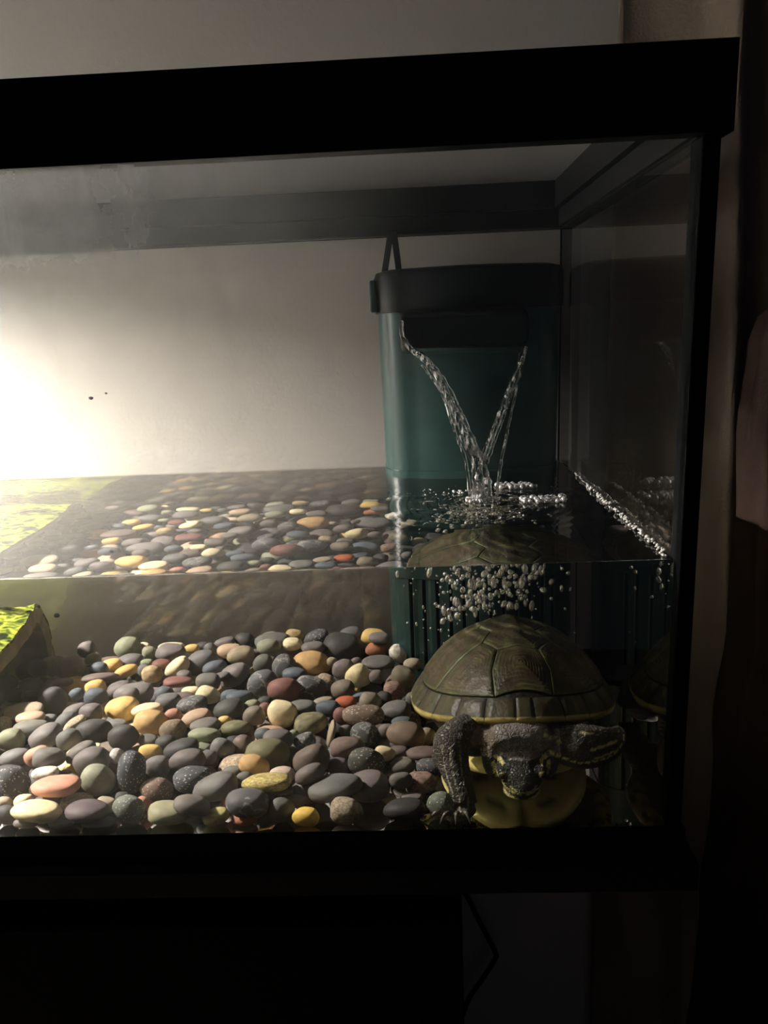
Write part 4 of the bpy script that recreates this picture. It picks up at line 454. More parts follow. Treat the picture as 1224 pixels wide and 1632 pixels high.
(-758.8,99.9,3.4,13.7,11.7,8.3,-6,-9,17,'K'),(-327.0,130.2,2.8,10.9,7.7,7.7,0,17,15,'p'),(-316.6,92.8,2.4,10.4,9.0,7.6,8,1,154,'M'),(-222.1,166.1,0.6,10.1,7.3,5.3,-26,-1,82,'m'),
(-619.1,162.8,15.2,12.4,9.6,8.1,0,-1,66,'K'),(-908.9,217.3,11.9,10.9,8.3,7.3,-1,11,1,'O'),(-715.3,233.3,2.5,12.0,11.4,7.3,-15,0,80,'B'),(-619.6,196.8,3.0,11.3,9.3,8.2,9,-5,3,'S'),
(-490.6,218.0,4.6,14.6,13.6,9.8,-3,4,117,'Od'),(-857.8,198.9,2.9,14.2,12.5,8.1,-3,-2,160,'Td'),(-650.8,246.1,14.6,13.0,10.2,9.1,-10,-14,22,'Td'),(-105.3,218.9,1.9,10.6,7.6,6.6,27,14,60,'M'),
(-128.8,181.5,3.6,13.6,11.2,8.4,1,-14,158,'M'),(-856.6,158.1,2.0,10.5,8.0,7.2,8,2,155,'T'),(-920.4,140.4,0.0,9.6,7.8,5.1,-5,-7,43,'C'),(-908.3,43.0,10.5,14.2,10.6,7.5,-6,19,145,'M'),
(-1003.7,255.2,4.6,13.0,10.8,9.2,2,20,9,'M'),(-960.3,248.9,4.0,15.3,14.3,8.5,-17,-5,6,'Od'),(-681.7,285.4,19.1,10.9,9.5,7.7,-12,-1,160,'M'),(-822.2,255.5,13.0,14.6,10.8,9.4,5,14,172,'M'),
(-681.5,33.3,5.6,14.4,11.9,10.7,-10,-9,8,'D'),(-393.5,75.0,3.1,14.7,11.0,8.2,10,0,111,'V'),(-396.8,114.9,0.8,10.2,8.6,5.8,-14,-3,163,'D'),(-677.3,87.5,1.6,9.2,6.9,6.4,7,-19,21,'M'),
(-407.4,133.3,1.5,11.5,8.2,6.5,9,-7,31,'B'),(-679.2,182.2,0.1,9.9,7.8,5.1,-8,3,2,'B'),(-765.8,78.6,1.1,9.4,6.7,6.3,-13,-1,131,'M'),(-488.3,52.1,2.5,12.6,10.6,7.4,10,-7,24,'B'),
(-814.8,165.8,3.3,12.7,10.2,7.8,28,7,66,'M'),(-533.5,160.0,3.6,13.5,12.6,7.7,25,-1,108,'G'),(-185.6,75.2,1.0,9.3,6.6,6.1,-12,6,121,'V'),(-499.8,100.5,3.3,11.5,10.7,8.4,8,5,51,'Od'),
(-583.1,39.1,3.8,13.6,11.0,8.9,-10,0,71,'V'),(-546.8,284.7,1.2,10.7,9.1,6.1,15,0,96,'M'),(-602.4,231.9,3.5,11.4,9.2,8.5,18,10,26,'G'),(-182.9,269.1,4.2,13.6,12.7,9.3,0,-9,47,'G'),
(-335.9,102.1,3.6,13.9,11.3,8.5,17,5,51,'N'),(-950.8,89.8,2.7,13.9,11.5,7.8,-4,3,29,'D'),(-839.3,185.6,1.7,9.5,7.5,6.7,0,-13,0,'G'),(-180.6,290.3,0.4,10.4,9.4,5.5,2,-3,24,'K'),
(-897.1,287.5,2.5,10.4,7.7,7.6,9,6,168,'D'),(-881.8,26.9,-0.1,9.2,8.6,4.7,17,0,94,'D'),(-862.8,69.4,4.2,14.6,13.4,8.8,-17,2,108,'G'),(-686.2,199.3,1.8,9.8,6.9,7.0,-5,0,126,'Td'),
(-566.7,59.7,2.0,13.3,11.4,6.9,-12,0,162,'S'),(-252.5,152.7,4.0,13.4,10.8,9.1,6,-3,158,'Td'),(-513.1,256.4,9.2,14.7,10.9,9.1,-4,-2,18,'D'),(-717.0,149.9,1.5,10.2,8.7,6.3,-22,-2,73,'B'),
(-670.0,162.8,13.0,11.5,10.1,7.5,-13,-20,20,'p'),(-575.3,187.1,1.2,10.5,8.5,5.6,24,9,64,'G'),(-552.7,261.8,4.5,13.4,10.4,9.6,12,3,59,'O'),(-938.7,257.8,1.4,9.3,8.3,6.2,23,5,150,'N'),
(-540.8,13.5,0.2,9.7,8.5,5.3,-5,3,128,'M'),(-470.8,232.3,1.8,9.6,9.0,7.0,5,-1,177,'S'),(-880.7,258.3,15.9,12.9,12.2,9.7,8,3,144,'O'),(-928.7,203.1,15.2,15.3,11.0,9.1,-2,-3,138,'M'),
(-885.5,247.5,2.2,10.0,9.3,7.2,19,2,80,'M'),(-713.8,179.6,17.6,14.2,9.9,8.6,-4,6,52,'N'),(-767.6,12.3,3.0,11.2,10.3,8.1,-7,2,126,'K'),(-757.9,40.8,0.3,9.7,7.2,5.4,2,-5,54,'B'),
(-692.2,159.0,4.5,14.7,12.2,9.6,0,-9,64,'D'),(-499.2,191.2,1.8,9.3,6.9,6.7,-2,18,161,'B'),(-869.7,143.4,2.7,13.7,11.8,7.5,-17,0,167,'D'),(-558.2,160.3,3.0,15.1,10.6,7.6,-8,-12,161,'K'),
(-636.7,227.4,18.3,14.3,13.5,7.8,-6,-3,27,'V'),(-609.7,237.7,20.4,14.6,13.0,9.6,2,-4,64,'V'),(-734.4,155.5,0.8,10.1,9.5,5.8,11,3,52,'K'),(-204.9,175.4,3.0,12.4,11.0,7.8,17,3,75,'K'),
(-881.6,173.3,16.1,13.1,11.2,9.7,-6,6,178,'C'),(-877.7,278.2,2.2,10.2,8.3,7.3,13,0,156,'p'),(-759.2,210.9,11.3,14.2,13.1,7.4,5,-11,18,'N'),(-625.2,36.3,4.8,13.3,11.3,9.9,-17,0,136,'N'),
(-606.7,150.9,4.2,12.9,11.7,9.4,0,0,89,'O'),(-246.0,231.8,2.8,11.9,9.4,7.8,-19,-4,55,'Od'),(-346.9,259.5,1.1,10.4,9.6,6.3,1,0,29,'B'),(-678.0,185.1,13.0,14.3,12.0,7.6,-7,0,86,'G'),
(-577.1,233.3,23.6,14.3,13.2,10.4,-8,2,59,'V'),(-697.6,234.1,10.3,9.9,8.2,5.5,3,-3,44,'M'),(-445.4,101.4,15.0,14.4,11.6,10.0,-27,1,97,'G'),(-734.1,285.4,16.9,15.5,13.1,9.4,18,7,36,'m'),
(-532.4,39.6,4.2,14.7,10.5,9.2,19,-5,108,'S'),(-450.7,247.1,0.2,9.1,7.8,5.3,10,3,8,'G'),(-640.7,96.9,2.9,11.8,10.9,6.7,15,-25,163,'M'),(-809.8,217.1,5.7,15.1,12.1,9.8,-28,17,177,'r'),
(-932.7,291.5,1.6,9.6,8.0,6.8,6,-2,60,'D'),(-753.5,260.0,3.5,13.6,10.6,8.6,5,-3,36,'B'),(-626.0,86.1,1.5,10.1,7.1,6.7,3,0,51,'G')]
# ================================================================== river pebbles
PCOL={'G':((.150,.147,.138),'grey'),'D':((.068,.067,.066),'charcoal'),'B':((.105,.122,.138),'blue-grey'),'M':((.165,.145,.138),'mauve-grey'),
 'T':((.33,.275,.195),'tan'),'Td':((.20,.17,.13),'dull brown'),'Y':((.60,.41,.15),'yellow ochre'),'Yd':((.42,.32,.17),'dusty ochre'),'Yo':((.52,.34,.15),'orange-tan'),
 'Yb':((.62,.43,.10),'bright yellow'),'Ys':((.52,.41,.17),'rough mustard'),'C':((.66,.56,.35),'cream'),'O':((.25,.26,.18),'pale olive'),'Od':((.17,.155,.085),'dark olive'),
 'Ob':((.20,.19,.11),'mottled olive'),'Ot':((.30,.28,.185),'olive-tan'),'Oy':((.38,.35,.15),'olive-yellow'),'Ok':((.15,.17,.14),'speckled green-grey'),'P':((.50,.26,.185),'salmon pink'),
 'p':((.46,.32,.225),'peach'),'R':((.38,.10,.05),'terracotta red'),'Ro':((.36,.15,.085),'rusty orange'),'r':((.20,.095,.08),'dull red'),'K':((.075,.078,.086),'white-flecked black'),
 'N':((.165,.125,.11),'brown'),'Nk':((.17,.12,.10),'white-flecked brown'),'Nb':((.19,.145,.115),'warm brown'),'m':((.125,.10,.108),'plum grey'),'W':((.55,.51,.46),'off-white'),
 'Wp':((.62,.50,.43),'pinkish white'),'S':((.40,.32,.23),'gravelly tan'),'Sp':((.29,.19,.15),'speckled red-brown'),'Sd':((.20,.15,.10),'gravelly brown'),'V':((.105,.105,.108),'white-veined dark'),
 'Dk':((.095,.096,.09),'finely flecked charcoal'),'Dd':((.04,.039,.042),'black'),'Go':((.16,.155,.12),'olive-grey')}
def pebble_mat(kind):
    m,nt,out=newmat('pebble_'+kind); L=nt.links.new
    b=nd(nt,'BsdfPrincipled'); L(b.outputs[0],out.inputs[0]); b.inputs['Roughness'].default_value=.5; b.inputs['Specular IOR Level'].default_value=.18
    oi=nd(nt,'ObjectInfo'); tc=nd(nt,'TexCoord')
    off=nd(nt,'VectorMath',operation='MULTIPLY_ADD'); cmb=nd(nt,'CombineXYZ')
    for k in range(3): L(oi.outputs['Random'],cmb.inputs[k])
    L(cmb.outputs[0],off.inputs[0]); off.inputs[1].default_value=(31,17,53); L(tc.outputs['Object'],off.inputs[2])
    n1=nd(nt,'TexNoise'); n1.inputs['Scale'].default_value=2.2; n1.inputs['Detail'].default_value=6; n1.inputs['Roughness'].default_value=.6; L(off.outputs[0],n1.inputs['Vector'])
    mr=nd(nt,'MapRange'); mr.inputs['From Min'].default_value=.3; mr.inputs['From Max'].default_value=.7
    mr.inputs['To Min'].default_value={'mottled':.45,'gravelly':.7}.get(kind,.78); mr.inputs['To Max'].default_value={'mottled':1.5,'gravelly':1.2}.get(kind,1.16); L(n1.outputs[0],mr.inputs['Value'])
    vm=nd(nt,'VectorMath',operation='SCALE'); L(oi.outputs['Color'],vm.inputs[0]); L(mr.outputs[0],vm.inputs['Scale'])
    last=vm.outputs[0]
    n3=nd(nt,'TexNoise'); n3.inputs['Scale'].default_value=34; n3.inputs['Detail'].default_value=2; L(off.outputs[0],n3.inputs['Vector'])
    def mixc(fac,colour,src):
        mx=nd(nt,'Mix',data_type='RGBA'); L(fac,mx.inputs[0]); L(src,mx.inputs[6]); mx.inputs[7].default_value=(*colour,1); return mx.outputs[2]
    if kind in('flecked','gravelly'):
        vo=nd(nt,'TexVoronoi'); vo.inputs['Scale'].default_value=5.5 if kind=='flecked' else 9; L(off.outputs[0],vo.inputs['Vector'])
        if kind=='flecked':
            a=nd(nt,'Math',operation='MULTIPLY_ADD'); L(n3.outputs[0],a.inputs[0]); a.inputs[1].default_value=.25; L(vo.outputs['Distance'],a.inputs[2])
            r=nd(nt,'MapRange'); r.inputs['From Min'].default_value=.40; r.inputs['From Max'].default_value=.32; L(a.outputs[0],r.inputs['Value'])
            last=mixc(r.outputs[0],(.55,.52,.47),last)
        else:
            s=nd(nt,'SeparateColor'); L(vo.outputs['Color'],s.inputs[0])
            r=nd(nt,'MapRange'); r.inputs['To Min'].default_value=.6; r.inputs['To Max'].default_value=1.45; L(s.outputs[0],r.inputs['Value'])
            v2=nd(nt,'VectorMath',operation='SCALE'); L(last,v2.inputs[0]); L(r.outputs[0],v2.inputs['Scale']); last=v2.outputs[0]
    if kind=='veined':
        wv=nd(nt,'TexNoise'); wv.inputs['Scale'].default_value=.9; wv.inputs['Detail'].default_value=4; L(off.outputs[0],wv.inputs['Vector'])
        a=nd(nt,'Math',operation='SUBTRACT'); L(wv.outputs[0],a.inputs[0]); a.inputs[1].default_value=.5
        ab=nd(nt,'Math',operation='ABSOLUTE'); L(a.outputs[0],ab.inputs[0])
        r=nd(nt,'MapRange'); r.inputs['From Min'].default_value=.020; r.inputs['From Max'].default_value=.002; r.inputs['To Max'].default_value=.6; L(ab.outputs[0],r.inputs['Value'])
        last=mixc(r.outputs[0],(.5,.48,.43),last)
    # faint fine grain on every stone
    r=nd(nt,'MapRange'); r.inputs['From Min'].default_value=.3; r.inputs['From Max'].default_value=.7; r.inputs['To Min'].default_value=.86; r.inputs['To Max'].default_value=1.14; L(n3.outputs[0],r.inputs['Value'])
    v3=nd(nt,'VectorMath',operation='SCALE'); L(last,v3.inputs[0]); L(r.outputs[0],v3.inputs['Scale']); last=v3.outputs[0]
    L(last,b.inputs['Base Color'])
    bu=nd(nt,'Bump'); bu.inputs['Distance'].default_value=.0006; bu.inputs['Strength'].default_value=.6 if kind=='gravelly' else .25; L(n3.outputs[0],bu.inputs['Height']); L(bu.outputs[0],b.inputs['Normal'])
    return m
PMAT={k:pebble_mat(k) for k in('plain','flecked','gravelly','veined','mottled')}
def pkind(c):
    if c in('K','Nk','Ok','Dk'): return 'flecked'
    if c in('S','Sp','Sd','Ys'): return 'gravelly'
    if c=='V': return 'veined'
    if c in('Ob','W','Ok','Yd','Oy'): return 'mottled'
    return 'plain'
def pebble_shape(seed,sub):
    bm=bmesh.new(); bmesh.ops.create_icosphere(bm,subdivisions=sub,radius=1)
    rs=random.Random(seed); o=Vector((rs.uniform(-9,9),rs.uniform(-9,9),rs.uniform(-9,9)))
    egg=rs.uniform(-.14,.14); sq=rs.uniform(2.0,2.7); bend=rs.uniform(-.10,.10)
    for v in bm.verts:
        p=v.co.normalized()
        k=(abs(p.x)**sq+abs(p.y)**sq+abs(p.z)**sq)**(-1/sq)
        d=1+.085*mnoise.noise(p*1.1+o)+.03*mnoise.noise(p*2.6+o)
        q=p*k*d
        q=Vector((q.x,q.y*(1+egg*q.x),q.z*(1+egg*q.x)+bend*(q.x*q.x-.4)))
        v.co=q
    mx=max(max(abs(c) for c in v.co) for v in bm.verts)
    for v in bm.verts: v.co/=max(mx,1.0)*1.0
    me=bpy.data.meshes.new('pebble'); bm.to_mesh(me); bm.free()
    me.polygons.foreach_set('use_smooth',[True]*len(me.polygons)); me.materials.append(PMAT['plain']); return me
PSH=[pebble_shape(100+k,3) for k in range(14)]
PLOW=[pebble_shape(100+k,2) for k in range(6)]
def zone(x,y):
    if x<-.39 and y>.10: return 'beside the mossy hide'
    if y<.032: return 'lying against the front glass'
    if x>-.215 and y<.075: return 'near the bare glass floor'
    if x>-.155: return 'next to the turtle'
    if y>.262: return 'along the back pane'
    if x>-.235 and y>.17: return 'in front of the teal filter'
    if y<.085: return 'in the front rows of the bed'
    return 'in the middle of the bed'
plabels=[]
for n,(x,y,z,a,b,c,rx,ry,rz,cc) in enumerate(PEBBLES):
    me=PSH[n%len(PSH)]
    o=bpy.data.objects.new('pebble',me); COL.objects.link(o)
    o.location=(x/1e3,y/1e3,z/1e3); o.scale=(a/1e3,b/1e3,c/1e3); o.rotation_euler=[math.radians(t) for t in(rx,ry,rz)]
    base,word=PCOL[cc]; rs=random.Random(n); k=rs.uniform(.88,1.12)
    o.color=(base[0]*k*rs.uniform(.96,1.04),base[1]*k,base[2]*k*rs.uniform(.95,1.05),1)
    o.material_slots[0].link='OBJECT'; o.material_slots[0].material=PMAT[pkind(cc)]
    size='large' if a>16 else ('small' if a<10 else 'medium'); shape='long' if a>1.75*c else ('round' if a<1.25*c else 'oval')
    tag(o,f'{size} {shape} {word} pebble {zone(x/1e3,y/1e3)}','pebble','river pebbles on the aquarium floor'); plabels.append(o)
def single_out():
    # stones that share a label are told apart by the nearest stone of another colour
    by={}
    for i,o in enumerate(plabels): by.setdefault(o['label'],[]).append(i)
    for lab,ids in by.items():
        if len(ids)<2: continue
        for i in ids:
            x,y,z=PEBBLES[i][:3]; own=PEBBLES[i][9]
            near=sorted((j for j in range(len(PEBBLES)) if PEBBLES[j][9]!=own),key=lambda j:(PEBBLES[j][0]-x)**2+(PEBBLES[j][1]-y)**2+(PEBBLES[j][2]-z)**2)
            w=[PCOL[PEBBLES[j][9]][1] for j in near[:6]]; w=list(dict.fromkeys(w))
            plabels[i]['label']=lab+' by a '+w[0]+' one'; plabels[i]['_alt']=w
    by={}
    for i,o in enumerate(plabels): by.setdefault(o['label'],[]).append(i)
    for lab,ids in by.items():
        if len(ids)<2: continue
        for i in ids:
            w=plabels[i].get('_alt')
            if w and len(w)>1: plabels[i]['label']=lab.rsplit(' by a',1)[0]+f' between {w[0]} and {w[1]} ones'
    for o in plabels:
        if len(o['label'].split())>16: o['label']=o['label'].replace('in the middle of the bed','amid the bed').replace('in the front rows of the bed','in front rows').replace('lying against the front glass','by the front glass').replace('in front of the teal filter','before the teal filter')
        if '_alt' in o: del o['_alt']
        o['label']=o['label'].replace(' a o',' an o').replace(' a olive',' an olive')
single_out()
def buried():
    m=MB(); cols=[]
    V=[];F=[];base=0
    for n,(x,y,z,a,b,c,rx,ry,rz,cc) in enumerate(BURIED):
        me=PLOW[n%len(PLOW)]; T=Matrix.Translation((x/1e3,y/1e3,z/1e3))@Euler([math.radians(t) for t in(rx,ry,rz)]).to_matrix().to_4x4()@Matrix.Diagonal((a/1e3,b/1e3,c/1e3,1))
        V+=[tuple(T@v.co) for v in me.vertices]; F+=[tuple(i+base for i in p.vertices) for p in me.polygons]; 
        k=random.Random(n).uniform(.85,1.1); cols+=[(*[t*k for t in PCOL[cc][0]],1)]*len(me.vertices); base+=len(me.vertices)
    me=bpy.data.meshes.new('buried_pebbles'); me.from_pydata(V,[],F); me.polygons.foreach_set('use_smooth',[True]*len(F))
    ca=me.color_attributes.new('stone','FLOAT_COLOR','POINT'); ca.data.foreach_set('color',np.array(cols,dtype=np.float32).ravel())
    mt=pmat('buried_pebble',(.2,.2,.2),.5,.18); nt=mt.node_tree; at=nd(nt,'VertexColor'); at.layer_name='stone'
    b=[q for q in nt.nodes if q.type=='BSDF_PRINCIPLED'][0]; nt.links.new(at.outputs[0],b.inputs['Base Color'])
    me.materials.append(mt); o=bpy.data.objects.new('buried_pebbles',me); COL.objects.link(o)
    tag(o,'lower layer of mixed river pebbles showing in the gaps of the bed','pebbles',kind='stuff')
buried()

# ================================================================== internal filter
M['teal']=pmat('teal_plastic',(.019,.050,.047),.30,.6,noise=.25,nscale=30,bump=.0001,bscale=300)
M['lid']=pmat('dark_green_plastic',(.006,.009,.009),.45,.3,bump=.0001,bscale=300)
M['dark_core']=pmat('filter_core',(.004,.006,.006),.7,.2)
FC=-.0868
fil=empty('filter',(FC,.285,-.0055)); tag(fil,'teal internal water filter with dark lid and slotted front','filter')
def plan(hw,yf,yb=.3155,grow=0.0,n=15):
    """plan outline (open at nothing): back flat, rounded bulging front. Returns left-back -> front -> right-back"""
    hw+=grow; yf-=grow; r=.026; pts=[(FC-hw,yb)]
    side=yf+.010+r
    for k in range(9):
        t=math.pi/2*k/8; pts.append((FC-hw+r-r*math.cos(t), side-r*math.sin(t)))
    for k in range(1,n):
        u=-1+2*k/n; x=FC+u*(hw-r); pts.append((x, yf+.010*u*u))
    for k in range(9):
        t=math.pi/2*(1-k/8); pts.append((FC+hw-r+r*math.cos(t), side-r*math.sin(t)))
    pts.append((FC+hw,yb)); return pts
def wall_at(z):
    t=max(0,min(1,z/.30)); return .0742+.0040*t, .2475-.0035*t     # half width, front y
def shell(levels,name,mat,grow=0.0,**k):
    rings=[]
    for z,g in levels:
        hw,yf=wall_at(z); rings.append([(x,y,z) for x,y in plan(hw,yf,grow=g+grow)])
    return rel(MB().loft(rings).build(name,mat,smooth=True,sharp=40,**k),fil)
shell([(.0885,0),(.12,0),(.157,0),(.1572,.0009),(.1655,.0009),(.1657,0),(.22,0),(.302,0)],'body',M['teal'])
shell([(.0105,-.0030),(.0890,-.0030)],'filter_core',M['dark_core'])
shell([(-.0050,-.002),(-.0030,0),(.0110,0)],'bottom_band',M['teal'])
# lower shell: solid sides and one slat after the other
def strip(pts,z0,z1,th,name):
    inn=[]
    for i,(x,y) in enumerate(pts):
        a=pts[max(i-1,0)]; b=pts[min(i+1,len(pts)-1)]; tx,ty=b[0]-a[0],b[1]-a[1]; l=math.hypot(tx,ty); nx,ny=-ty/l,tx/l
        inn.append((x+nx*th,y+ny*th))
    o=[(x,y) for x,y in pts]; loop=o+inn[::-1]
    rings=[[(x,y,z) for x,y in loop] for z in (z0,z1)]
    return rel(MB().loft(rings).build(name,M['teal'],bevel=.0004,seg=1),fil)
hw0,yf0=wall_at(.05)
fine=[]; base=plan(hw0,yf0,n=60)
X0,X1=FC-.0585,FC+.0585
left=[p for p in base if p[0]<=X0]; right=[p for p in base if p[0]>=X1]
strip(left,.0105,.0885,.0025,'side_panel'); strip(right,.0105,.0885,.0025,'side_panel')
ns=11; pitch=(X1-X0)/ns
def yfront(x):
    a=min(base,key=lambda p:abs(p[0]-x)+ (9 if p[1]>.29 else 0)); return a[1]
for k in range(ns):
    a=X0+k*pitch+.0026; b=X0+(k+1)*pitch-(0 if k<ns-1 else .0026)
    strip([(a+(b-a)*t/4,yfront(a+(b-a)*t/4)) for t in range(5)],.0105,.0885,.0025,'slat')
# lid with the overflow spout in front
shell([(.3000,.0008),(.3004,.0022),(.3280,.0024),(.3330,.0005),(.3352,-.006),(.3360,-.02)],'lid',M['lid'])
sp=[]
for y,z0,z1,hw in ((.262,.266,.302,.0505),(.238,.267,.301,.0502),(.218,.2690,.2990,.0495),(.2065,.2710,.2960,.049),(.2045,.2718,.2945,.0482)):
    cxs=-.0955; r=.005; ring=[]
    for (sx,sz) in ((-1,-1),(1,-1),(1,1),(-1,1)):
        for q in range(5):
            t=math.atan2(sz,sx)-math.pi/4+math.pi/2*q/4
            cxp=cxs+sx*(hw-r); czp=(z0 if sz<0 else z1)-sz*r
            ring.append((cxp+r*math.cos(t),y,czp+r*math.sin(t)))
    sp.append(ring)
rel(MB().loft(sp).build('spout',M['lid'],smooth=True,sharp=50),fil)
rel(MB().box(-.1705,-.1652,.262,.276,.301,.327).build('lid_clip',M['teal'],bevel=.0012),fil)
for (xa,xb) in ((-.1515,-.1595),(-.1492,-.1452)):
    m=MB(); w=.0028
    m.add([(xa-w,.3142,.372),(xa+w,.3142,.372),(xa+w,.3162,.372),(xa-w,.3162,.372),(xb-w,.311,.332),(xb+w,.311,.332),(xb+w,.3135,.332),(xb-w,.3135,.332)],
      [(0,1,2,3),(7,6,5,4),(0,4,5,1),(1,5,6,2),(2,6,7,3),(3,7,4,0)])
    rel(m.build('hanging_strap',M['lid'],bevel=.0004,seg=1),fil)

# ================================================================== water pouring from the spout
def rope(m,pts,r0,r1,n=12,sub=9,seed=0,amp=.22):
    P=smooth_pts(pts,sub); R=[]
    for i,p in enumerate(P):
        t=i/(len(P)-1); R.append((r0+(r1-r0)*t)*(1+amp*mnoise.noise(Vector((seed*7.1,p.z*330,p.x*90)))+amp*.5*mnoise.noise(Vector((seed*3.3+9,p.z*900,p.x*200)))))
    tw=[]
    for i,p in enumerate(P):
        tw.append(Vector((p.x+.0007*mnoise.noise(Vector((seed,p.z*240,3))),p.y+.0007*mnoise.noise(Vector((seed+5,p.z*240,3))),p.z)))
    m.tube(tw,R,n)
LFT=[(-.1441,.2010,.2925),(-.1440,.2005,.2815),(-.1376,.2000,.2713),(-.127,.1898,.2623),(-.115,.1807,.245),(-.1051,.1728,.2228),(-.0965,.1669,.2021),(-.0904,.1635,.1882)]
RGT=[(-.0495,.1990,.2690),(-.0565,.1854,.255),(-.066,.1776,.2372),(-.0738,.1717,.2194),(-.0815,.1668,.2015),(-.0876,.1631,.1867)]
st=MB()
rope(st,LFT,.0015,.0030,seed=1); rope(st,[(x+.004,y-.0012,z-.002) for x,y,z in LFT[2:]],.0012,.0024,seed=2,amp=.5); rope(st,[(x-.0028,y+.001,z-.003) for x,y,z in LFT[3:]],.0008,.0016,seed=8,amp=.5)
rope(st,RGT,.0011,.0027,seed=3); rope(st,[(x+.003,y,z-.001) for x,y,z in RGT[1:]],.0006,.0015,seed=4,amp=.5)
rope(st,[(-.0507,.1929,.2661),(-.0604,.1775,.237),(-.0682,.1684,.2079),(-.0737,.1628,.1853),(-.0783,.1568,.158)],.0008,.0012,seed=5)
rope(st,[(-.1173,.1811,.246),(-.1082,.1701,.2139),(-.0997,.1635,.1885),(-.097,.157,.158)],.0008,.0014,seed=6)
rope(st,[(-.0904,.1645,.1902),(-.0898,.1608,.1767),(-.0886,.1569,.1575)],.0030,.0034,seed=7,amp=.45)
rope(st,[(-.0876,.1636,.1887),(-.0843,.1603,.1743),(-.083,.1569,.1575)],.0025,.0028,seed=9,amp=.45)
rope(st,[(-.0935,.1645,.1862),(-.0935,.1608,.1727),(-.0938,.1569,.1575)],.0014,.0024,seed=10,amp=.5)
def stream_mat():
    m,nt,out=newmat('falling_water'); L=nt.links.new
    g=nd(nt,'BsdfGlass'); g.inputs['IOR'].default_value=1.333; d=nd(nt,'BsdfDiffuse'); d.inputs[0].default_value=(.8,.8,.78,1)
    tc=nd(nt,'TexCoord'); mp=nd(nt,'Mapping'); mp.inputs['Scale'].default_value=(420,420,60); L(tc.outputs['Object'],mp.inputs[0])
    n=nd(nt,'TexNoise'); n.inputs['Scale'].default_value=1; n.inputs['Detail'].default_value=3; L(mp.outputs[0],n.inputs['Vector'])
    r=nd(nt,'MapRange'); r.inputs['From Min'].default_value=.50; r.inputs['From Max'].default_value=.66; r.inputs['To Max'].default_value=.75; L(n.outputs[0],r.inputs['Value'])  # streaks of diffuse white: aerated water that also paints in glints
    b=nd(nt,'MixShader'); L(r.outputs[0],b.inputs[0]); L(g.outputs[0],b.inputs[1]); L(d.outputs[0],b.inputs[2]); L(b.outputs[0],out.inputs[0]); return m
M['stream']=stream_mat(); M['film']=water_mat('falling_film',1.333)
so=st.build('water_stream',M['stream'],smooth=True)
tag(so,'clear water pouring in a V from the filter spout','water stream')
# thin film between the two edges is part of the stream
def film():
    nu,nv=14,16; V=[];Fc=[]
    Lp=smooth_pts(LFT[2:],8); Rp=smooth_pts(RGT,8)
    def samp(Q,t):
        f=t*(len(Q)-1); i=min(int(f),len(Q)-2); return Q[i].lerp(Q[i+1],f-i)
    g=[[None]*(nu+1) for _ in range(nv+1)]
    for j in range(nv+1):
        a=samp(Lp,j/nv); b=samp(Rp,j/nv)
        for i in range(nu+1):
            p=a.lerp(b,i/nu); p.y+=.0009*math.sin(i*.9+j*.35)*math.sin(math.pi*i/nu); g[j][i]=p
    m=MB(); th=Vector((0,.0007,0))
    for s in (0,1):
        m.add([tuple(g[j][i]+th*s) for j in range(nv+1) for i in range(nu+1)],[(j*(nu+1)+i,j*(nu+1)+i+1,(j+1)*(nu+1)+i+1,(j+1)*(nu+1)+i) for j in range(nv) for i in range(nu)])
    n=(nu+1)*(nv+1); per=[i for i in range(nu+1)]+[j*(nu+1)+nu for j in range(1,nv+1)]+[nv*(nu+1)+i for i in range(nu-1,-1,-1)]+[j*(nu+1) for j in range(nv-1,0,-1)]
    m.f+=[(per[k],per[(k+1)%len(per)],per[(k+1)%len(per)]+n,per[k]+n) for k in range(len(per))]
    o=m.build('water_film',M['film'],so,smooth=True); return o
film()

# ================================================================== air bubbles under the fall and foam on the surface
def blobs(name,items,mat,label,cat,sub=2):
    bm=bmesh.new(); bmesh.ops.create_icosphere(bm,subdivisions=sub,radius=1); vv=[v.co.copy() for v in bm.verts]; ff=[tuple(v.index for v in f.verts) for f in bm.faces]; bm.free()
    V=[];Fc=[]
    for (x,y,z,r,sz,tx) in items:
        b=len(V); V+=[(x+r*v.x+tx*v.z*r,y+r*v.y,z+r*sz*v.z) for v in vv]; Fc+=[tuple(i+b for i in f) for f in ff]
    me=bpy.data.meshes.new(name); me.from_pydata(V,[],Fc); me.polygons.foreach_set('use_smooth',[True]*len(Fc)); me.materials.append(mat)
    o=bpy.data.objects.new(name,me); COL.objects.link(o); return tag(o,label,cat,kind='stuff')
rb=random.Random(5); it=[]
def ok(x,y,z,r):
    for q in it:
        if (q[0]-x)**2+(q[1]-y)**2+((q[2]-z)*.7)**2<(q[3]+r)**2*1.15: return False
    return True
tries=0
while len(it)<520 and tries<16000:
    tries+=1
    if len(it)<330: x=rb.gauss(-.083,.021); y=rb.gauss(.186,.018); z=rb.uniform(.078,.140); r=rb.uniform(.0008,.0025)
    else: x=rb.gauss(-.095,.034); y=rb.gauss(.20,.018); z=rb.uniform(.045,.152); r=rb.uniform(.0004,.0010)
    if not(-.16<x<-.02 and .12<y<.238 and .03<z<.153): continue
    if ((x+.076)/.075)**2+((y-.115)/.097)**2+((z-.035)/.062)**2<1: continue
    if ok(x,y,z,r): it.append((x,y,z,r,rb.choice((1,1,1.3,1.9)),rb.uniform(-.3,.3)))
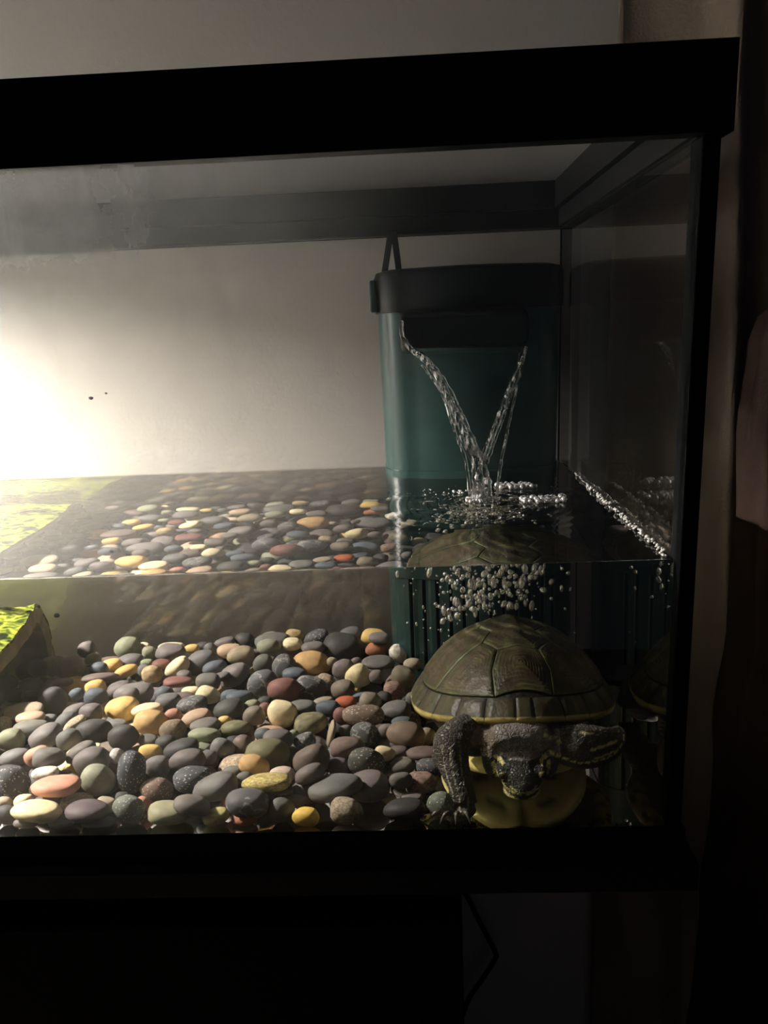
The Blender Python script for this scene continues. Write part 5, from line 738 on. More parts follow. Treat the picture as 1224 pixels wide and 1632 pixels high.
def bubble_mat():
    m,nt,out=newmat('air_bubble'); L=nt.links.new
    g=nd(nt,'BsdfGlass'); g.inputs['IOR'].default_value=.75; d=nd(nt,'BsdfDiffuse'); d.inputs[0].default_value=(.88,.89,.87,1); q=nd(nt,'BsdfGlossy'); q.inputs['Roughness'].default_value=.25; q.inputs['Color'].default_value=(.9,.9,.88,1)
    a=nd(nt,'MixShader'); a.inputs[0].default_value=.5; L(d.outputs[0],a.inputs[1]); L(q.outputs[0],a.inputs[2])
    b=nd(nt,'MixShader'); b.inputs[0].default_value=.5; L(g.outputs[0],b.inputs[1]); L(a.outputs[0],b.inputs[2]); L(b.outputs[0],out.inputs[0]); return m
M['bubble']=bubble_mat()
blobs('air_bubbles',it,M['bubble'],'swarm of silvery air bubbles sinking in front of the filter','bubbles')
fo=[]
for (cx,cy,sx,sy,n,r0,r1) in ((-.056,.203,.016,.008,46,.0009,.0022),(-.043,.152,.017,.009,70,.0009,.0023),(-.098,.187,.010,.006,12,.0006,.0014),(-.088,.158,.012,.008,34,.0007,.0016),(-.112,.19,.02,.012,12,.0004,.0009),(-.085,.12,.02,.02,10,.0004,.0008)):
    for _ in range(n):
        x=cx+rb.uniform(-1,1)*sx; y=cy+rb.uniform(-1,1)*sy; r=rb.uniform(r0,r1)
        fo.append((x,y,ZW+.001+r*.35,r,1,0))
M['foam']=M['bubble']
blobs('foam_bubbles',fo,M['foam'],'clusters of clear bubbles floating where the stream lands','foam')
sc=[]
for k in range(150):
    y=.007+rb.random()**.9*.19; r=rb.uniform(.0004,.0013); sc.append((-.0014-rb.random()*.0016,y,ZW+rb.uniform(.0,.0032),r,.8,0))
for k in range(26):
    y=rb.uniform(.19,.245); sc.append((-.0012,y,ZW+rb.uniform(.001,.003),rb.uniform(.0003,.0007),.8,0))
blobs('water_line_scum',sc,pmat('scum',(.55,.55,.52),.4,.5),'pale froth clinging along the waterline of the side pane','froth',1)

# ================================================================== mossy arched hide
M['moss']=None
def moss():
    m,nt,out=newmat('moss_cover'); L=nt.links.new; b=nd(nt,'BsdfPrincipled'); L(b.outputs[0],out.inputs[0]); b.inputs['Roughness'].default_value=.8; b.inputs['Specular IOR Level'].default_value=.1
    tc=nd(nt,'TexCoord'); n1=nd(nt,'TexNoise'); n1.inputs['Scale'].default_value=150; n1.inputs['Detail'].default_value=6; n1.inputs['Distortion'].default_value=.8
    mp=nd(nt,'Mapping'); mp.inputs['Scale'].default_value=(.6,1.2,1.2); L(tc.outputs['Object'],mp.inputs[0]); L(mp.outputs[0],n1.inputs['Vector'])
    r=nd(nt,'ValToRGB'); e=r.color_ramp.elements; e[0].position=.40; e[0].color=(.012,.018,.004,1); e[1].position=.62; e[1].color=(.40,.42,.05,1)
    q=e.new(.49); q.color=(.13,.18,.016,1); q=e.new(.75); q.color=(.62,.58,.16,1)
    L(n1.outputs[0],r.inputs[0]); L(r.outputs[0],b.inputs['Base Color'])
    bu=nd(nt,'Bump'); bu.inputs['Distance'].default_value=.004; L(n1.outputs[0],bu.inputs['Height']); L(bu.outputs[0],b.inputs['Normal']); return m
M['moss']=moss(); M['hide_rock']=pmat('hide_rock',(.36,.30,.19),.8,.1,noise=.5,nscale=45,bump=.0012,bscale=90)
hide=empty('mossy_hide',(-.60,.21,-.0055)); tag(hide,'arched rock hide with yellow-green mossy top on the pebble bed','hide')
def hide_build():
    prof=smooth_pts([(0,.118,-.0050),(0,.128,.018),(0,.146,.043),(0,.176,.056),(0,.215,.069),(0,.252,.075),(0,.282,.069),(0,.301,.045),(0,.309,.015),(0,.312,-.0050)],6)
    n=len(prof); xs=[-.80+(-.452+.80)*k/50 for k in range(51)]
    nor=[]
    for i in range(n):
        t=(prof[min(i+1,n-1)]-prof[max(i-1,0)]).normalized(); nor.append(Vector((0,-t.z,t.y)))
    def pt(x,i,off,dis):
        p=prof[i]; e=Vector((x,p.y,p.z)); d=dis*(mnoise.noise(Vector((x*42,p.y*42,p.z*42)))*.0036+mnoise.noise(Vector((x*120,p.y*120,p.z*120)))*.0016)
        xe=x
        if x>-.47: xe=x+.004*mnoise.noise(Vector((2.2,p.y*28,p.z*28)))*(x+.47)/.018-.018*abs((p.y-.23)/.09)**1.5*(x+.47)/.018*.6
        q=e+nor[i]*(off+d); q.x=xe
        q.z=max(q.z,-.0050); q.y=min(q.y,.3185); return q
    def sheet(o0,o1,d0,d1):
        m=MB(); A=[[pt(x,i,o1,d1) for i in range(n)] for x in xs]; B=[[pt(x,i,o0,d0) for i in range(n)] for x in xs]
        rings=[A[k]+B[k][::-1] for k in range(len(xs))]; m.loft(rings,cap=False)
        # end caps as quads
        for k in (0,len(xs)-1):
            b=len(m.v); m.v+=[tuple(p) for p in A[k]]+[tuple(p) for p in B[k]]
            m.f+=[(b+i,b+i+1,b+n+i+1,b+n+i) for i in range(n-1)]
        return m
    r=sheet(-.0125,0,.7,1.0); o=r.build('rock_arch',M['hide_rock'],smooth=True,sharp=50); rel(o,hide)
    c=sheet(.0002,.0022,1.0,1.5); o=c.build('moss_cover',M['moss'],smooth=True,sharp=60); rel(o,hide)
hide_build()

# ================================================================== curtain, cable, specks
M['curtain']=pmat('brown_curtain',(.26,.205,.165),.9,.1,noise=.12,nscale=14,bump=.0004,bscale=420)
def curtain():
    nu,nz=150,60; V=[];Fc=[]
    for j in range(nz+1):
        z=-.79+(1.35+.79)*j/nz
        for i in range(nu+1):
            u=i/nu; x=.050+.62*u
            # flat at the wall edge, one leaning ridge beside the tank, soft folds further on
            s=x+.035*(z-.12)
            y=.340-.030*max(0,min(1,(x-.06)/.12))
            y-=.030*math.exp(-((s-.150)/.011)**2)+.012*math.exp(-((s-.190)/.02)**2)
            y-=.018*math.sin((s-.23)*34+.5*math.sin(z*3))*max(0,min(1,(s-.22)/.06))
            y-=.002*math.sin(s*95+z*4)+.004*mnoise.noise(Vector((x*9,z*5,1)))
            V.append((x,y,z))
    w=nu+1
    Fc=[(j*w+i,j*w+i+1,(j+1)*w+i+1,(j+1)*w+i) for j in range(nz) for i in range(nu)]
    me=bpy.data.meshes.new('curtain'); me.from_pydata(V,[],Fc); me.polygons.foreach_set('use_smooth',[True]*len(Fc)); me.materials.append(M['curtain'])
    o=bpy.data.objects.new('curtain',me); COL.objects.link(o); m=o.modifiers.new('cloth','SOLIDIFY'); m.thickness=.0012; m.offset=1
    tag(o,'brown fabric curtain hanging in folds beside the aquarium','curtain')
curtain()
def cloth():
    zs=[-.79+(.34+.79)*k/60 for k in range(61)]; rings=[]
    ed=[(-.79,.115),(-.40,.112),(-.25,.118),(-.16,.128),(-.114,.130),(-.05,.126),(.02,.131),(.10,.126),(.19,.124),(.26,.130),(.34,.150)]
    for z in zs:
        k=max(i for i in range(len(ed)) if ed[i][0]<=z+1e-9); k=min(k,len(ed)-2); t=(z-ed[k][0])/(ed[k+1][0]-ed[k][0]); t=t*t*(3-2*t)
        e=ed[k][1]+(ed[k+1][1]-ed[k][1])*t; r=.052*(1 if z<.28 else max(.35,1-(z-.28)/.09)); ring=[]
        for q in range(40):
            a=2*math.pi*q/40; f=1+.10*math.sin(5*a+z*6)+.06*math.sin(9*a-z*9)+.10*mnoise.noise(Vector((math.cos(a)*1.5,math.sin(a)*1.5,z*9)))
            ring.append((e+.056+r*f*math.cos(a),.215+r*.85*f*math.sin(a),z))
        rings.append(ring)
    o=MB().loft(rings).build('hanging_cloth',pmat('pink_brown_cloth',(.042,.026,.021),.9,.1,noise=.15,nscale=12,bump=.0004,bscale=420),smooth=True)
    tag(o,'pinkish brown cloth hanging in a bundle in front of the curtain','cloth')
cloth()
cb=MB().tube(smooth_pts([(-.125,.315,-.22),(-.112,.325,-.30),(-.094,.33,-.338),(-.080,.33,-.373),(-.0635,.33,-.412),(-.0635,.33,-.424),(-.079,.33,-.453),(-.097,.33,-.487),(-.112,.326,-.55),(-.112,.325,-.68),(-.110,.32,-.795)],6),.0030,10).build('power_cable',M['black_plastic'],smooth=True)
tag(cb,'black power cable bent in the gap beside the cabinet','cable')
for (x,y,z,r,lab) in ((-.443,.3192,.235,.0016,'dark crumb of dirt stuck on the back pane above the water'),(-.428,.3192,.239,.0009,'tiny dark crumb stuck beside the larger one on the back pane'),(-.457,.3185,.054,.0020,'dark speck of dirt stuck on the back pane under water')):
    bm=bmesh.new(); bmesh.ops.create_icosphere(bm,subdivisions=2,radius=1)
    for v in bm.verts:
        k=1+.5*mnoise.noise(v.co*2.1+Vector((x*90,z*90,0))); v.co=Vector((v.co.x*k*1.4,v.co.y*.3,v.co.z*k))*r
    me=bpy.data.meshes.new('dirt_speck'); bm.to_mesh(me); bm.free(); me.materials.append(M['dark_core'])
    o=bpy.data.objects.new('dirt_speck',me); COL.objects.link(o); o.location=(x,y,z); tag(o,lab,'dirt')
# ================================================================== turtle (a slider facing the front glass)
TC=Vector((-.0765,.117,-.0057))
turtle=empty('turtle',TC); tag(turtle,'dark green striped turtle with domed shell facing the front glass','turtle')
SA,SB,SH=.0885,.0690,.0520
def sz_rim(v,u): 
    f=max(0,-v); return .0365+.0190*f**1.6+.001*max(0,v)**2+.0012*math.cos(18*math.atan2(u,-v))*0
def shell_pt(u,v,e=0.0):
    """u across (-1..1), v along (-1 front .. 1 rear), e = raise along the normal"""
    def base(u,v):
        rho=min(1,math.hypot(u,v)); k=1+.07*v
        x=SB*u*k; y=SA*v
        dome=1-rho**2.3 if rho<1 else 0
        keel=.0022*math.exp(-(u/.07)**2)*(1-rho)
        return Vector((x,y,sz_rim(v,u)+SH*dome*(1+.03*v)+keel))
    p=base(u,v)
    if e:
        r=math.hypot(u,v); uu,vv=(u,v) if r<.97 else (u*.97/r,v*.97/r); q=base(uu,vv); h=.004
        a=base(uu+h,vv)-base(uu-h,vv); b=base(uu,vv+h)-base(uu,vv-h); n=a.cross(b).normalized()
        p=p+n*e
    return p+Vector((TC.x,TC.y,0))
def vmat(name,rough,spec,bump,bscale,layer='paint',vor=False,nz=.25,nzs=60):
    m,nt,out=newmat(name); L=nt.links.new; b=nd(nt,'BsdfPrincipled'); L(b.outputs[0],out.inputs[0]); b.inputs['Roughness'].default_value=rough; b.inputs['Specular IOR Level'].default_value=spec
    at=nd(nt,'VertexColor'); at.layer_name=layer; tc=nd(nt,'TexCoord')
    n1=nd(nt,'TexNoise'); n1.inputs['Scale'].default_value=nzs; n1.inputs['Detail'].default_value=6; L(tc.outputs['Object'],n1.inputs['Vector'])
    mr=nd(nt,'MapRange'); mr.inputs['From Min'].default_value=.3; mr.inputs['From Max'].default_value=.7; mr.inputs['To Min'].default_value=1-nz; mr.inputs['To Max'].default_value=1+nz; L(n1.outputs[0],mr.inputs['Value'])
    sc=nd(nt,'VectorMath',operation='SCALE'); L(at.outputs[0],sc.inputs[0]); L(mr.outputs[0],sc.inputs['Scale']); L(sc.outputs[0],b.inputs['Base Color'])
    if vor:
        t=nd(nt,'TexVoronoi'); t.feature='DISTANCE_TO_EDGE'; t.inputs['Scale'].default_value=bscale; L(tc.outputs['Object'],t.inputs['Vector'])
        q=nd(nt,'Math',operation='MINIMUM'); q.inputs[1].default_value=.18; L(t.outputs['Distance'],q.inputs[0]); hsrc=q.outputs[0]
    else:
        t=nd(nt,'TexNoise'); t.inputs['Scale'].default_value=bscale; t.inputs['Detail'].default_value=4; L(tc.outputs['Object'],t.inputs['Vector']); hsrc=t.outputs[0]
    bu=nd(nt,'Bump'); bu.inputs['Distance'].default_value=bump; L(hsrc,bu.inputs['Height']); L(bu.outputs[0],b.inputs['Normal'])
    return m
M['shell']=vmat('turtle_shell',.42,.35,.0009,170,nz=.3,nzs=70)
M['skin']=vmat('turtle_skin',.42,.45,.0028,430,vor=True,nz=.2,nzs=120)
def paint(me,cols): 
    ca=me.color_attributes.new('paint','FLOAT_COLOR','POINT'); ca.data.foreach_set('color',np.array(cols,dtype=np.float32).ravel())
def mixc(a,b,t): t=max(0,min(1,t)); return tuple(a[i]*(1-t)+b[i]*t for i in range(3))
OLIVE=(.048,.052,.022); ALGAE=(.125,.150,.048); BROWN=(.046,.032,.021); DARK=(.012,.012,.008); YEL=(.55,.45,.16)
def scute(poly,name,centre=None,steps=20,marg=False,edge=()):
    # densify the outline
    B=[]; n=len(poly)
    for i in range(n):
        a,b=poly[i],poly[(i+1)%n]; k=max(2,int(math.hypot(b[0]-a[0],b[1]-a[1])/.035))
        B+=[(a[0]+(b[0]-a[0])*t/k,a[1]+(b[1]-a[1])*t/k) for t in range(k)]
    c=centre or (sum(p[0] for p in B)/len(B),sum(p[1] for p in B)/len(B))
    V=[];C=[];m=len(B)
    ts=[1.0,.985,.955]+[.955-.955*(k+1)/steps for k in range(steps)]
    for r,t in enumerate(ts):
        for (pu,pv) in B:
            u=c[0]+(pu-c[0])*t; v=c[1]+(pv-c[1])*t
            e=-.0003 if r==0 else (.0007 if r==1 else .0011+.0009*(1-t)+(.00055 if (r%2) else -.00040))
            V.append(shell_pt(u,v,e))
            w=mnoise.noise(Vector((u*5+3,v*5,t*2))); w2=mnoise.noise(Vector((u*16,v*16,4)))
            col=mixc(OLIVE,ALGAE,.55+1.1*w)
            band=.5+.5*math.sin(t*44+w*3.5)
            col=mixc(col,BROWN,.95*(1-(1-band)**2.2)+.3*w2)
            if t<.78 and name=='costal_scute': col=mixc(col,(.105,.064,.044),.42+.45*w2)
            elif t<.72: col=mixc(col,BROWN,.35+.4*w2)
            if t>.95: col=DARK if t>.98 else mixc(col,ALGAE,.5)
            C.append((*col,1))
    F=[]
    for r in range(len(ts)-1):
        for i in range(m):
            j=(i+1)%m; F.append((r*m+i,r*m+j,(r+1)*m+j,(r+1)*m+i))
    me=bpy.data.meshes.new(name); me.from_pydata([tuple(p) for p in V],[],F); me.polygons.foreach_set('use_smooth',[True]*len(F)); paint(me,C)
    bm=bmesh.new(); bm.from_mesh(me); bmesh.ops.recalc_face_normals(bm,faces=bm.faces); 
    if sum(f.normal.z for f in bm.faces)<0: bmesh.ops.reverse_faces(bm,faces=bm.faces)
    bm.to_mesh(me); bm.free()
    me.materials.append(M['shell']); o=bpy.data.objects.new(name,me); COL.objects.link(o); return o
def carapace():
    nu,nr=72,16; V=[];C=[];F=[]
    for r in range(nr+1):
        for k in range(nu):
            a=2*math.pi*k/nu; rho=r/nr; V.append(tuple(shell_pt(rho*math.sin(a),-rho*math.cos(a),-.0004))); C.append((*DARK,1))
    for r in range(nr):
        for k in range(nu):
            l=(k+1)%nu; F.append((r*nu+k,r*nu+l,(r+1)*nu+l,(r+1)*nu+k))
    # underside lip
    b=len(V)
    for s,(rho,dz) in enumerate(((.985,-.0045),(.90,-.0070),(.74,-.002))):
        for k in range(nu):
            a=2*math.pi*k/nu; p=shell_pt(.999*math.sin(a),-.999*math.cos(a)); q=TC+(p-TC)*1.0
            V.append((TC.x+(p.x-TC.x)*rho,TC.y+(p.y-TC.y)*rho,p.z+dz))
            seam=abs(((a/(2*math.pi)*25)%1)-.5); C.append((*(mixc(YEL,DARK,1.0 if seam>.36 else 0)),1))
    prev=nr*nu
    for s in range(3):
        cur=b+s*nu
        for k in range(nu):
            l=(k+1)%nu; F.append((prev+k,prev+l,cur+l,cur+k))
        prev=cur
    me=bpy.data.meshes.new('carapace'); me.from_pydata(V,[],F); me.polygons.foreach_set('use_smooth',[True]*len(F)); paint(me,C)
    me.materials.append(M['shell']); o=bpy.data.objects.new('carapace',me); COL.objects.link(o); rel(o,turtle); return o
cara=carapace()
def under(o): o.parent=cara; return o
RG=.875
def ringpt(a,r=RG): return (r*math.sin(a),-r*math.cos(a))
vb=[-.835,-.44,-.10,.25,.55,.835]; wB=[.27,.19,.21,.20,.17,.22]; wM=[.27,.31,.31,.29,.25]
vm=[(vb[k]+vb[k+1])/2 for k in range(5)]
for k in range(5):
    p=[(-wB[k],vb[k]),(wB[k],vb[k]),(wM[k],vm[k]),(wB[k+1],vb[k+1]),(-wB[k+1],vb[k+1]),(-wM[k],vm[k])]
    under(scute(p,'vertebral_scute',(0,vm[k]+.02)))
def ang(u,v): return math.atan2(u,-v)
for s in (-1,1):
    a0=[ang(wB[0],vb[0])]+[ang(wM[k],vm[k])*1.0 for k in range(1,4)]+[ang(wB[5],vb[5])]
    # costal borders run from the widest points of the vertebrals out to the marginal ring
    outer=[a0[0],math.radians(64),math.radians(97),math.radians(128),math.radians(163)]
    inner=[[(wB[0],vb[0]),(wM[0],vm[0]),(wB[1],vb[1]),(wM[1],vm[1])],[(wM[1],vm[1]),(wB[2],vb[2]),(wM[2],vm[2])],[(wM[2],vm[2]),(wB[3],vb[3]),(wM[3],vm[3])],[(wM[3],vm[3]),(wB[4],vb[4]),(wM[4],vm[4]),(wB[5],vb[5])]]
    for k in range(4):
        arc=[ringpt(outer[k+1]+(outer[k]-outer[k+1])*t/6) for t in range(7)]
        if k==0: arc=arc[:-1]
        p=inner[k]+arc; p=[(s*u,v) for u,v in p]
        if s<0: p=p[::-1]
        cu=sum(q[0] for q in p)/len(p); cv=sum(q[1] for q in p)/len(p)
        under(scute(p,'costal_scute',(cu*.93,cv+.03)))
def marginal(a0,a1):
    n=8; rows=[(RG+.004,.0003),(RG+.015,.0007),(.93,.0009),(.972,.0009),(.992,.0007),(.999,.0006)]
    V=[];C=[];F=[]
    for (r,e) in rows:
        for i in range(n+1):
            a=a0+(a1-a0)*(i/n); edge=i in(0,n); V.append(tuple(shell_pt(r*math.sin(a),-r*math.cos(a),-.0003 if edge else e)))
            t=i/n; w=mnoise.noise(Vector((a*9,r*9,2)))
            col=mixc(OLIVE,BROWN,.5+w)
            if abs(t-.5)<.07 and r<.98: col=mixc(col,YEL,(.10+.22*w)*(1-.7*max(0,math.cos(a))**2))
            if r>.995: col=mixc(YEL,col,.25)
            if edge and r<.995: col=DARK
            C.append((*col,1))
    # turn round the rim to the underside
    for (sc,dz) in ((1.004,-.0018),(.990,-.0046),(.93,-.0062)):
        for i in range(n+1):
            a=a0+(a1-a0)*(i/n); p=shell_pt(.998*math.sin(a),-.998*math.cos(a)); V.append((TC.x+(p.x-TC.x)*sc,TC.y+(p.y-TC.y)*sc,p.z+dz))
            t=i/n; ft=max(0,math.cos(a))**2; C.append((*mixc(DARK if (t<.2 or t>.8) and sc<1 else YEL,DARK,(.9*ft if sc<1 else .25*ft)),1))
    R=len(rows)+3; w=n+1
    for r in range(R-1):
        for i in range(n): F.append((r*w+i,r*w+i+1,(r+1)*w+i+1,(r+1)*w+i))
    me=bpy.data.meshes.new('marginal_scute'); me.from_pydata(V,[],F); me.polygons.foreach_set('use_smooth',[True]*len(F)); paint(me,C)
    bm=bmesh.new(); bm.from_mesh(me)
    if sum(f.normal.z for f in bm.faces)<0: bmesh.ops.reverse_faces(bm,faces=bm.faces)
    bm.to_mesh(me); bm.free(); me.materials.append(M['shell'])
    o=bpy.data.objects.new('marginal_scute',me); COL.objects.link(o); return o
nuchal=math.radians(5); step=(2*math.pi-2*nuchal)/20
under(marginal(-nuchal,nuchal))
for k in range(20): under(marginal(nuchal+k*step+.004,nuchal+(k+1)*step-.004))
# plastron
def plastron():
    nu,nr=56,10; V=[];C=[];F=[]
    for (z,top) in ((-.0012,0),(.0085,1)):
        for r in range(nr+1):
            for k in range(nu):
                a=2*math.pi*k/nu; rho=r/nr; u=rho*math.sin(a); v=-rho*math.cos(a)
                x=.050*u*(1-.10*v*v); y=.079*v
                zz=z+.0085*max(0,-v)**3*(1 if 1 else 0)+(.0018*rho**6 if not top else -.001*rho**6)
                V.append((TC.x+x,TC.y+y,zz+.0035))
                col=(.60,.52,.20)
                for (bu,bv) in ((.36,-.72),(-.36,-.72),(.45,-.25),(-.45,-.25),(.42,.25),(-.42,.25),(.3,.7),(-.3,.7)):
                    if ((u-bu)/.12)**2+((v-bv)/.08)**2<1: col=(.03,.028,.022)
                if abs(u)<.03: col=(.16,.11,.05)
                C.append((*col,1))
    L=(nr+1)*nu
    for s in (0,L):
        for r in range(nr):
            for k in range(nu):
                l=(k+1)%nu; q=(s+r*nu+k,s+r*nu+l,s+(r+1)*nu+l,s+(r+1)*nu+k); F.append(q if s==0 else q[::-1])
    for k in range(nu):
        l=(k+1)%nu; F.append((nr*nu+k,nr*nu+l,L+nr*nu+l,L+nr*nu+k))
    me=bpy.data.meshes.new('plastron'); me.from_pydata(V,[],F); me.polygons.foreach_set('use_smooth',[True]*len(F)); paint(me,C)
    me.materials.append(vmat('plastron_horn',.45,.3,.0002,200,nz=.12)); o=bpy.data.objects.new('plastron',me); COL.objects.link(o); rel(o,turtle)['label']='flat yellow plastron with dark blotches'
plastron()
# soft body: one continuous skin
def body():
    m=MB()
    def ell(c,r,rot=(0,0,0),n=18):
        R=Euler([math.radians(t) for t in rot]).to_matrix(); rings=[]
        for i in range(1,n):
            t=math.pi*i/n; rings.append([Vector(c)+R@Vector((r[0]*math.sin(t)*math.cos(2*math.pi*k/24),r[1]*math.sin(t)*math.sin(2*math.pi*k/24),r[2]*math.cos(t))) for k in range(24)])
        m.loft(rings)
    def limb(pts,rx,rz,up,n=18,sub=6):
        P=smooth_pts(pts,sub); K=len(P); L=len(rx)
        def ip(a,t):
            f=t*(L-1); i=min(int(f),L-2); return a[i]+(a[i+1]-a[i])*(f-i)
        rings=[]; upv=Vector(up)
        for i,p in enumerate(P):
            t=(P[min(i+1,K-1)]-P[max(i-1,0)]).normalized(); x=t.cross(upv).normalized(); y=x.cross(t)
            a=ip(rx,i/(K-1)); b=ip(rz,i/(K-1)); rings.append([p+x*(a*math.cos(2*math.pi*k/n))+y*(b*math.sin(2*math.pi*k/n)) for k in range(n)])
        m.loft(rings)
    # trunk inside the shell
    ell((TC.x,TC.y,.030),(.057,.074,.021))
    # neck cowl: thick loose skin drawn over the head
    limb([(-.0785,.090,.034),(-.0790,.062,.036),(-.0793,.046,.0405),(-.0795,.0325,.0410),(-.0796,.0245,.0385)],[.020,.0220,.0210,.0202,.0185],[.013,.0140,.0140,.0130,.0068],(0,0,1),n=26)
    for s in (-1,1): limb([(-.0795+s*.0155,.050,.036),(-.0795+s*.0185,.036,.032),(-.0795+s*.0185,.0300,.0235),(-.0795+s*.0160,.0290,.0160)],[.007,.006,.0045,.003],[.007,.006,.0045,.003],(0,1,0))
    # head tucked under the cowl, snout down and forward
    ell((-.0795,.0335,.0235),(.0165,.0165,.0130),(14,0,0))
    ell((-.0795,.0215,.0180),(.0126,.0105,.0096),(20,0,0))
    ell((-.0795,.0145,.0155),(.0072,.0056,.0060),(15,0,0))
    for s in (-1,1): ell((-.0795+s*.0112,.0215,.0232),(.0044,.0052,.0042),(15,0,0))      # brows
    ell((-.0795,.0235,.0100),(.0118,.0105,.0046),(10,0,0))                                   # lower jaw
    # shoulders
    for s in (-1,1): ell((TC.x+s*.030,.058,.034),(.017,.020,.014))
    # viewer-left foreleg, standing on the floor by the glass
    limb([(-.098,.062,.036),(-.110,.046,.0400),(-.1210,.0345,.0365),(-.1205,.0270,.0260),(-.1165,.0205,.0135),(-.1160,.0165,.0040)],[.0135,.0138,.0125,.0098,.0076,.0092],[.012,.0120,.0112,.0085,.0066,.0050],(0,1,.2))
    ell((-.1172,.0160,-.0002),(.0098,.0090,.0044),(12,0,0))
    # loose fold of skin beside it
    ell((-.1270,.0375,.0310),(.0065,.010,.0130),(0,10,0)); ell((-.1015,.0430,.0390),(.009,.010,.0075))
    # viewer-right foreleg, folded out along the shell
    limb([(-.060,.058,.0345),(-.054,.0430,.0340),(-.043,.0360,.0330),(-.0300,.0370,.0325),(-.0205,.0430,.0330),(-.0165,.0530,.0330)],[.013,.0125,.0105,.0085,.0066,.0048],[.0115,.0135,.0155,.0135,.0100,.0070],(0,0,1))
    ell((-.0180,.0570,.0325),(.0048,.0085,.0062))
    # hind legs and tail
    for s in (-1,1):
        limb([(TC.x+s*.036,.165,.028),(TC.x+s*.052,.178,.020),(TC.x+s*.056,.190,.008),(TC.x+s*.056,.193,.002)],[.014,.012,.0095,.009],[.014,.012,.0095,.006],(0,1,0))
    limb([(TC.x,.190,.026),(TC.x+.004,.208,.018),(TC.x+.012,.222,.010)],[.008,.0055,.002],[.008,.0055,.002],(0,0,1))
    o=m.build('body',M['skin'])
    md=o.modifiers.new('remesh','REMESH'); md.mode='VOXEL'; md.voxel_size=.00105
    sm=o.modifiers.new('smooth','SMOOTH'); sm.factor=.5; sm.iterations=4
    dg=bpy.context.evaluated_depsgraph_get(); me=bpy.data.meshes.new_from_object(o.evaluated_get(dg)); old=o.data
    o.modifiers.clear(); o.data=me; bpy.data.meshes.remove(old); me.name='body'
    if not me.materials: me.materials.append(M['skin'])
    N=len(me.vertices); co=np.empty(N*3); me.vertices.foreach_get('co',co); co=co.reshape(-1,3)
    no=np.empty(N*3); me.vertices.foreach_get('normal',no); no=no.reshape(-1,3)
    # wrinkles: long folds on neck and limbs
    d=np.array([mnoise.noise(Vector((p[0]*150,p[1]*60,p[2]*150)))*.00055+mnoise.noise(Vector((p[0]*420,p[1]*300,p[2]*420)))*.00022 for p in co])
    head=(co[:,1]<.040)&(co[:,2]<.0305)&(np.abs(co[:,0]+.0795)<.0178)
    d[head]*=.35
    co=co+no*d[:,None]; me.vertices.foreach_set('co',co.ravel())
    me.polygons.foreach_set('use_smooth',[True]*len(me.polygons))
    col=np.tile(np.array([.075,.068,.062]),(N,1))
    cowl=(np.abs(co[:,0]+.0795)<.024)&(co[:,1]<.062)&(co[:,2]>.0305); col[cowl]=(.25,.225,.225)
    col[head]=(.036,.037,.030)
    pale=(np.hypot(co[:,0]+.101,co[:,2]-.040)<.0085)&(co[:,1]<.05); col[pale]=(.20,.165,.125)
    Y=np.array([.60,.54,.24]); 
    def stripe(pts,w,front=True,colr=Y,gap=0.0):
        P=np.array([tuple(p) for p in smooth_pts([(a,0,b) for a,b in pts],8)])[:,[0,2]]
        q=co[:,[0,2]]; best=np.full(N,9.); tt=np.zeros(N); L=0
        for a,b in zip(P[:-1],P[1:]):
            ab=b-a; l=max(1e-9,(ab@ab)); t=np.clip(((q-a)@ab)/l,0,1); dd=np.linalg.norm(q-a-t[:,None]*ab,axis=1)
            k=dd<best; best[k]=dd[k]; tt[k]=L+t[k]*math.sqrt(l); L+=math.sqrt(l)
        sel=(best<w)&(no[:,1]<.35)&(co[:,1]<.064)
        if gap: sel&=(np.mod(tt,gap)<gap*.72)
        col[sel]=colr
    # stripes on the folded foreleg
    stripe([(-.0655,.0455),(-.0610,.0425),(-.0560,.0385)],.0011,gap=.0034)
    stripe([(-.0620,.0330),(-.0520,.0275),(-.0430,.0255),(-.0330,.0265),(-.0230,.0290),(-.0165,.0345),(-.0150,.0400)],.0009,gap=.0046)
    stripe([(-.0370,.0345),(-.0300,.0360),(-.0215,.0370)],.0009)
    stripe([(-.0350,.0285),(-.0270,.0300),(-.0200,.0315)],.0006)
    stripe([(-.0430,.0450),(-.0360,.0440)],.0007)
    # standing foreleg: thin pale streaks
    for off in (-.0060,-.0012,.0048): stripe([(-.1215+off,.0400),(-.1205+off*.9,.0250),(-.1170+off*.8,.0100),(-.1170+off*.9,.0000)],.00040,colr=np.array([.34,.32,.24]))
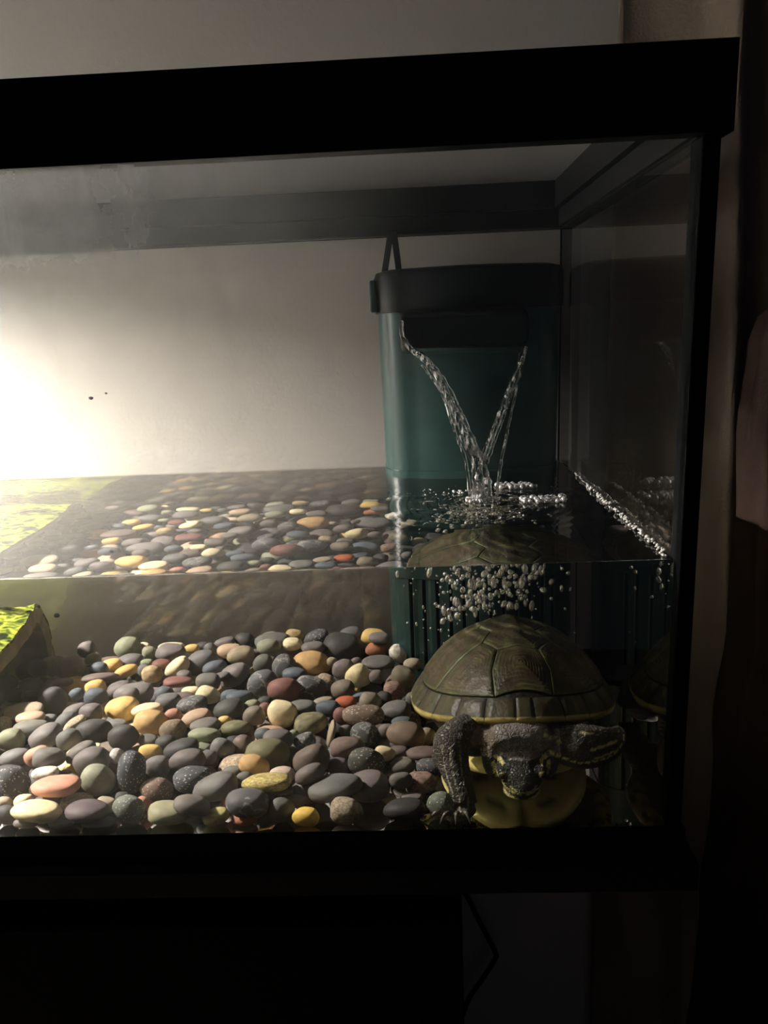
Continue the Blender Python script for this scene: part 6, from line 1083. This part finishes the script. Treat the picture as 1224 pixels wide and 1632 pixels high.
    # face: yellow lines from the eyes to the jaw and across the snout
    for s in (-1,1):
        c=-.0795
        stripe([(c+s*.0168,.0270),(c+s*.0150,.0195),(c+s*.0100,.0140),(c+s*.0022,.0122)],.0012)
        stripe([(c+s*.0130,.0125),(c+s*.0085,.0090),(c+s*.0035,.0075)],.0010)
        stripe([(c+s*.0160,.0150),(c+s*.0125,.0105)],.0008)
        stripe([(c+s*.0080,.0165),(c+s*.0045,.0145),(c+s*.0006,.0138)],.0006)
        stripe([(c+s*.0150,.0300),(c+s*.0120,.0285)],.0013)
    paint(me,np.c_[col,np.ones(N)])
    rel(o,turtle); return o
bd=body()
M['eye']=pmat('turtle_eye',(.02,.02,.015),.08,.6); M['iris']=pmat('turtle_iris',(.14,.12,.03),.3,.5)
for s in (-1,1):
    for (nm,mt,dx,dy,r) in (('eye','iris',-s*.0010,.0010,.0028),('pupil','eye',-s*.0006,.0002,.0022)):
        bm=bmesh.new(); bmesh.ops.create_icosphere(bm,subdivisions=3,radius=r); me=bpy.data.meshes.new(nm); bm.to_mesh(me); bm.free()
        me.polygons.foreach_set('use_smooth',[True]*len(me.polygons)); me.materials.append(M[mt])
        o=bpy.data.objects.new(nm,me); COL.objects.link(o); me.transform(Matrix.Translation((-.0795+s*.0126+dx,.0172+dy,.0222))); rel(o,turtle)
M['claw']=pmat('turtle_claw',(.10,.09,.075),.35,.5,noise=.4,nscale=200)
def claw(a,b,c,r): rel(MB().tube(smooth_pts([a,b,c],4),[r,r*.95,r*.9,r*.82,r*.75,r*.62,r*.45,r*.28,r*.08],8).build('claw',M['claw'],smooth=True),turtle)
for k,(dx,dy) in enumerate(((-.0235,.000),(-.0200,-.0065),(-.0125,-.0105),(-.0030,-.0118),(.0060,-.0105))):
    a=Vector((-.1180+dx*.42,.0155+dy*.45,.0005)); e=Vector((-.1180+dx,.0155+dy,-.0042)); claw(a,(a+e)/2+Vector((0,0,.0030)),e,.0019)
for k in range(4):
    a=Vector((-.0165+.0006*k,.0600,.0365-.0026*k)); e=a+Vector((.0018,.0125-.001*k,-.0035)); claw(a,(a+e)/2+Vector((.0012,0,.0012)),e,.0012)
for o in bpy.data.objects:
    if o.type=='MESH' and o.name.split('.')[0] not in('water','water_stream','water_film','foam_bubbles'): o.cycles.is_caustics_receiver=True
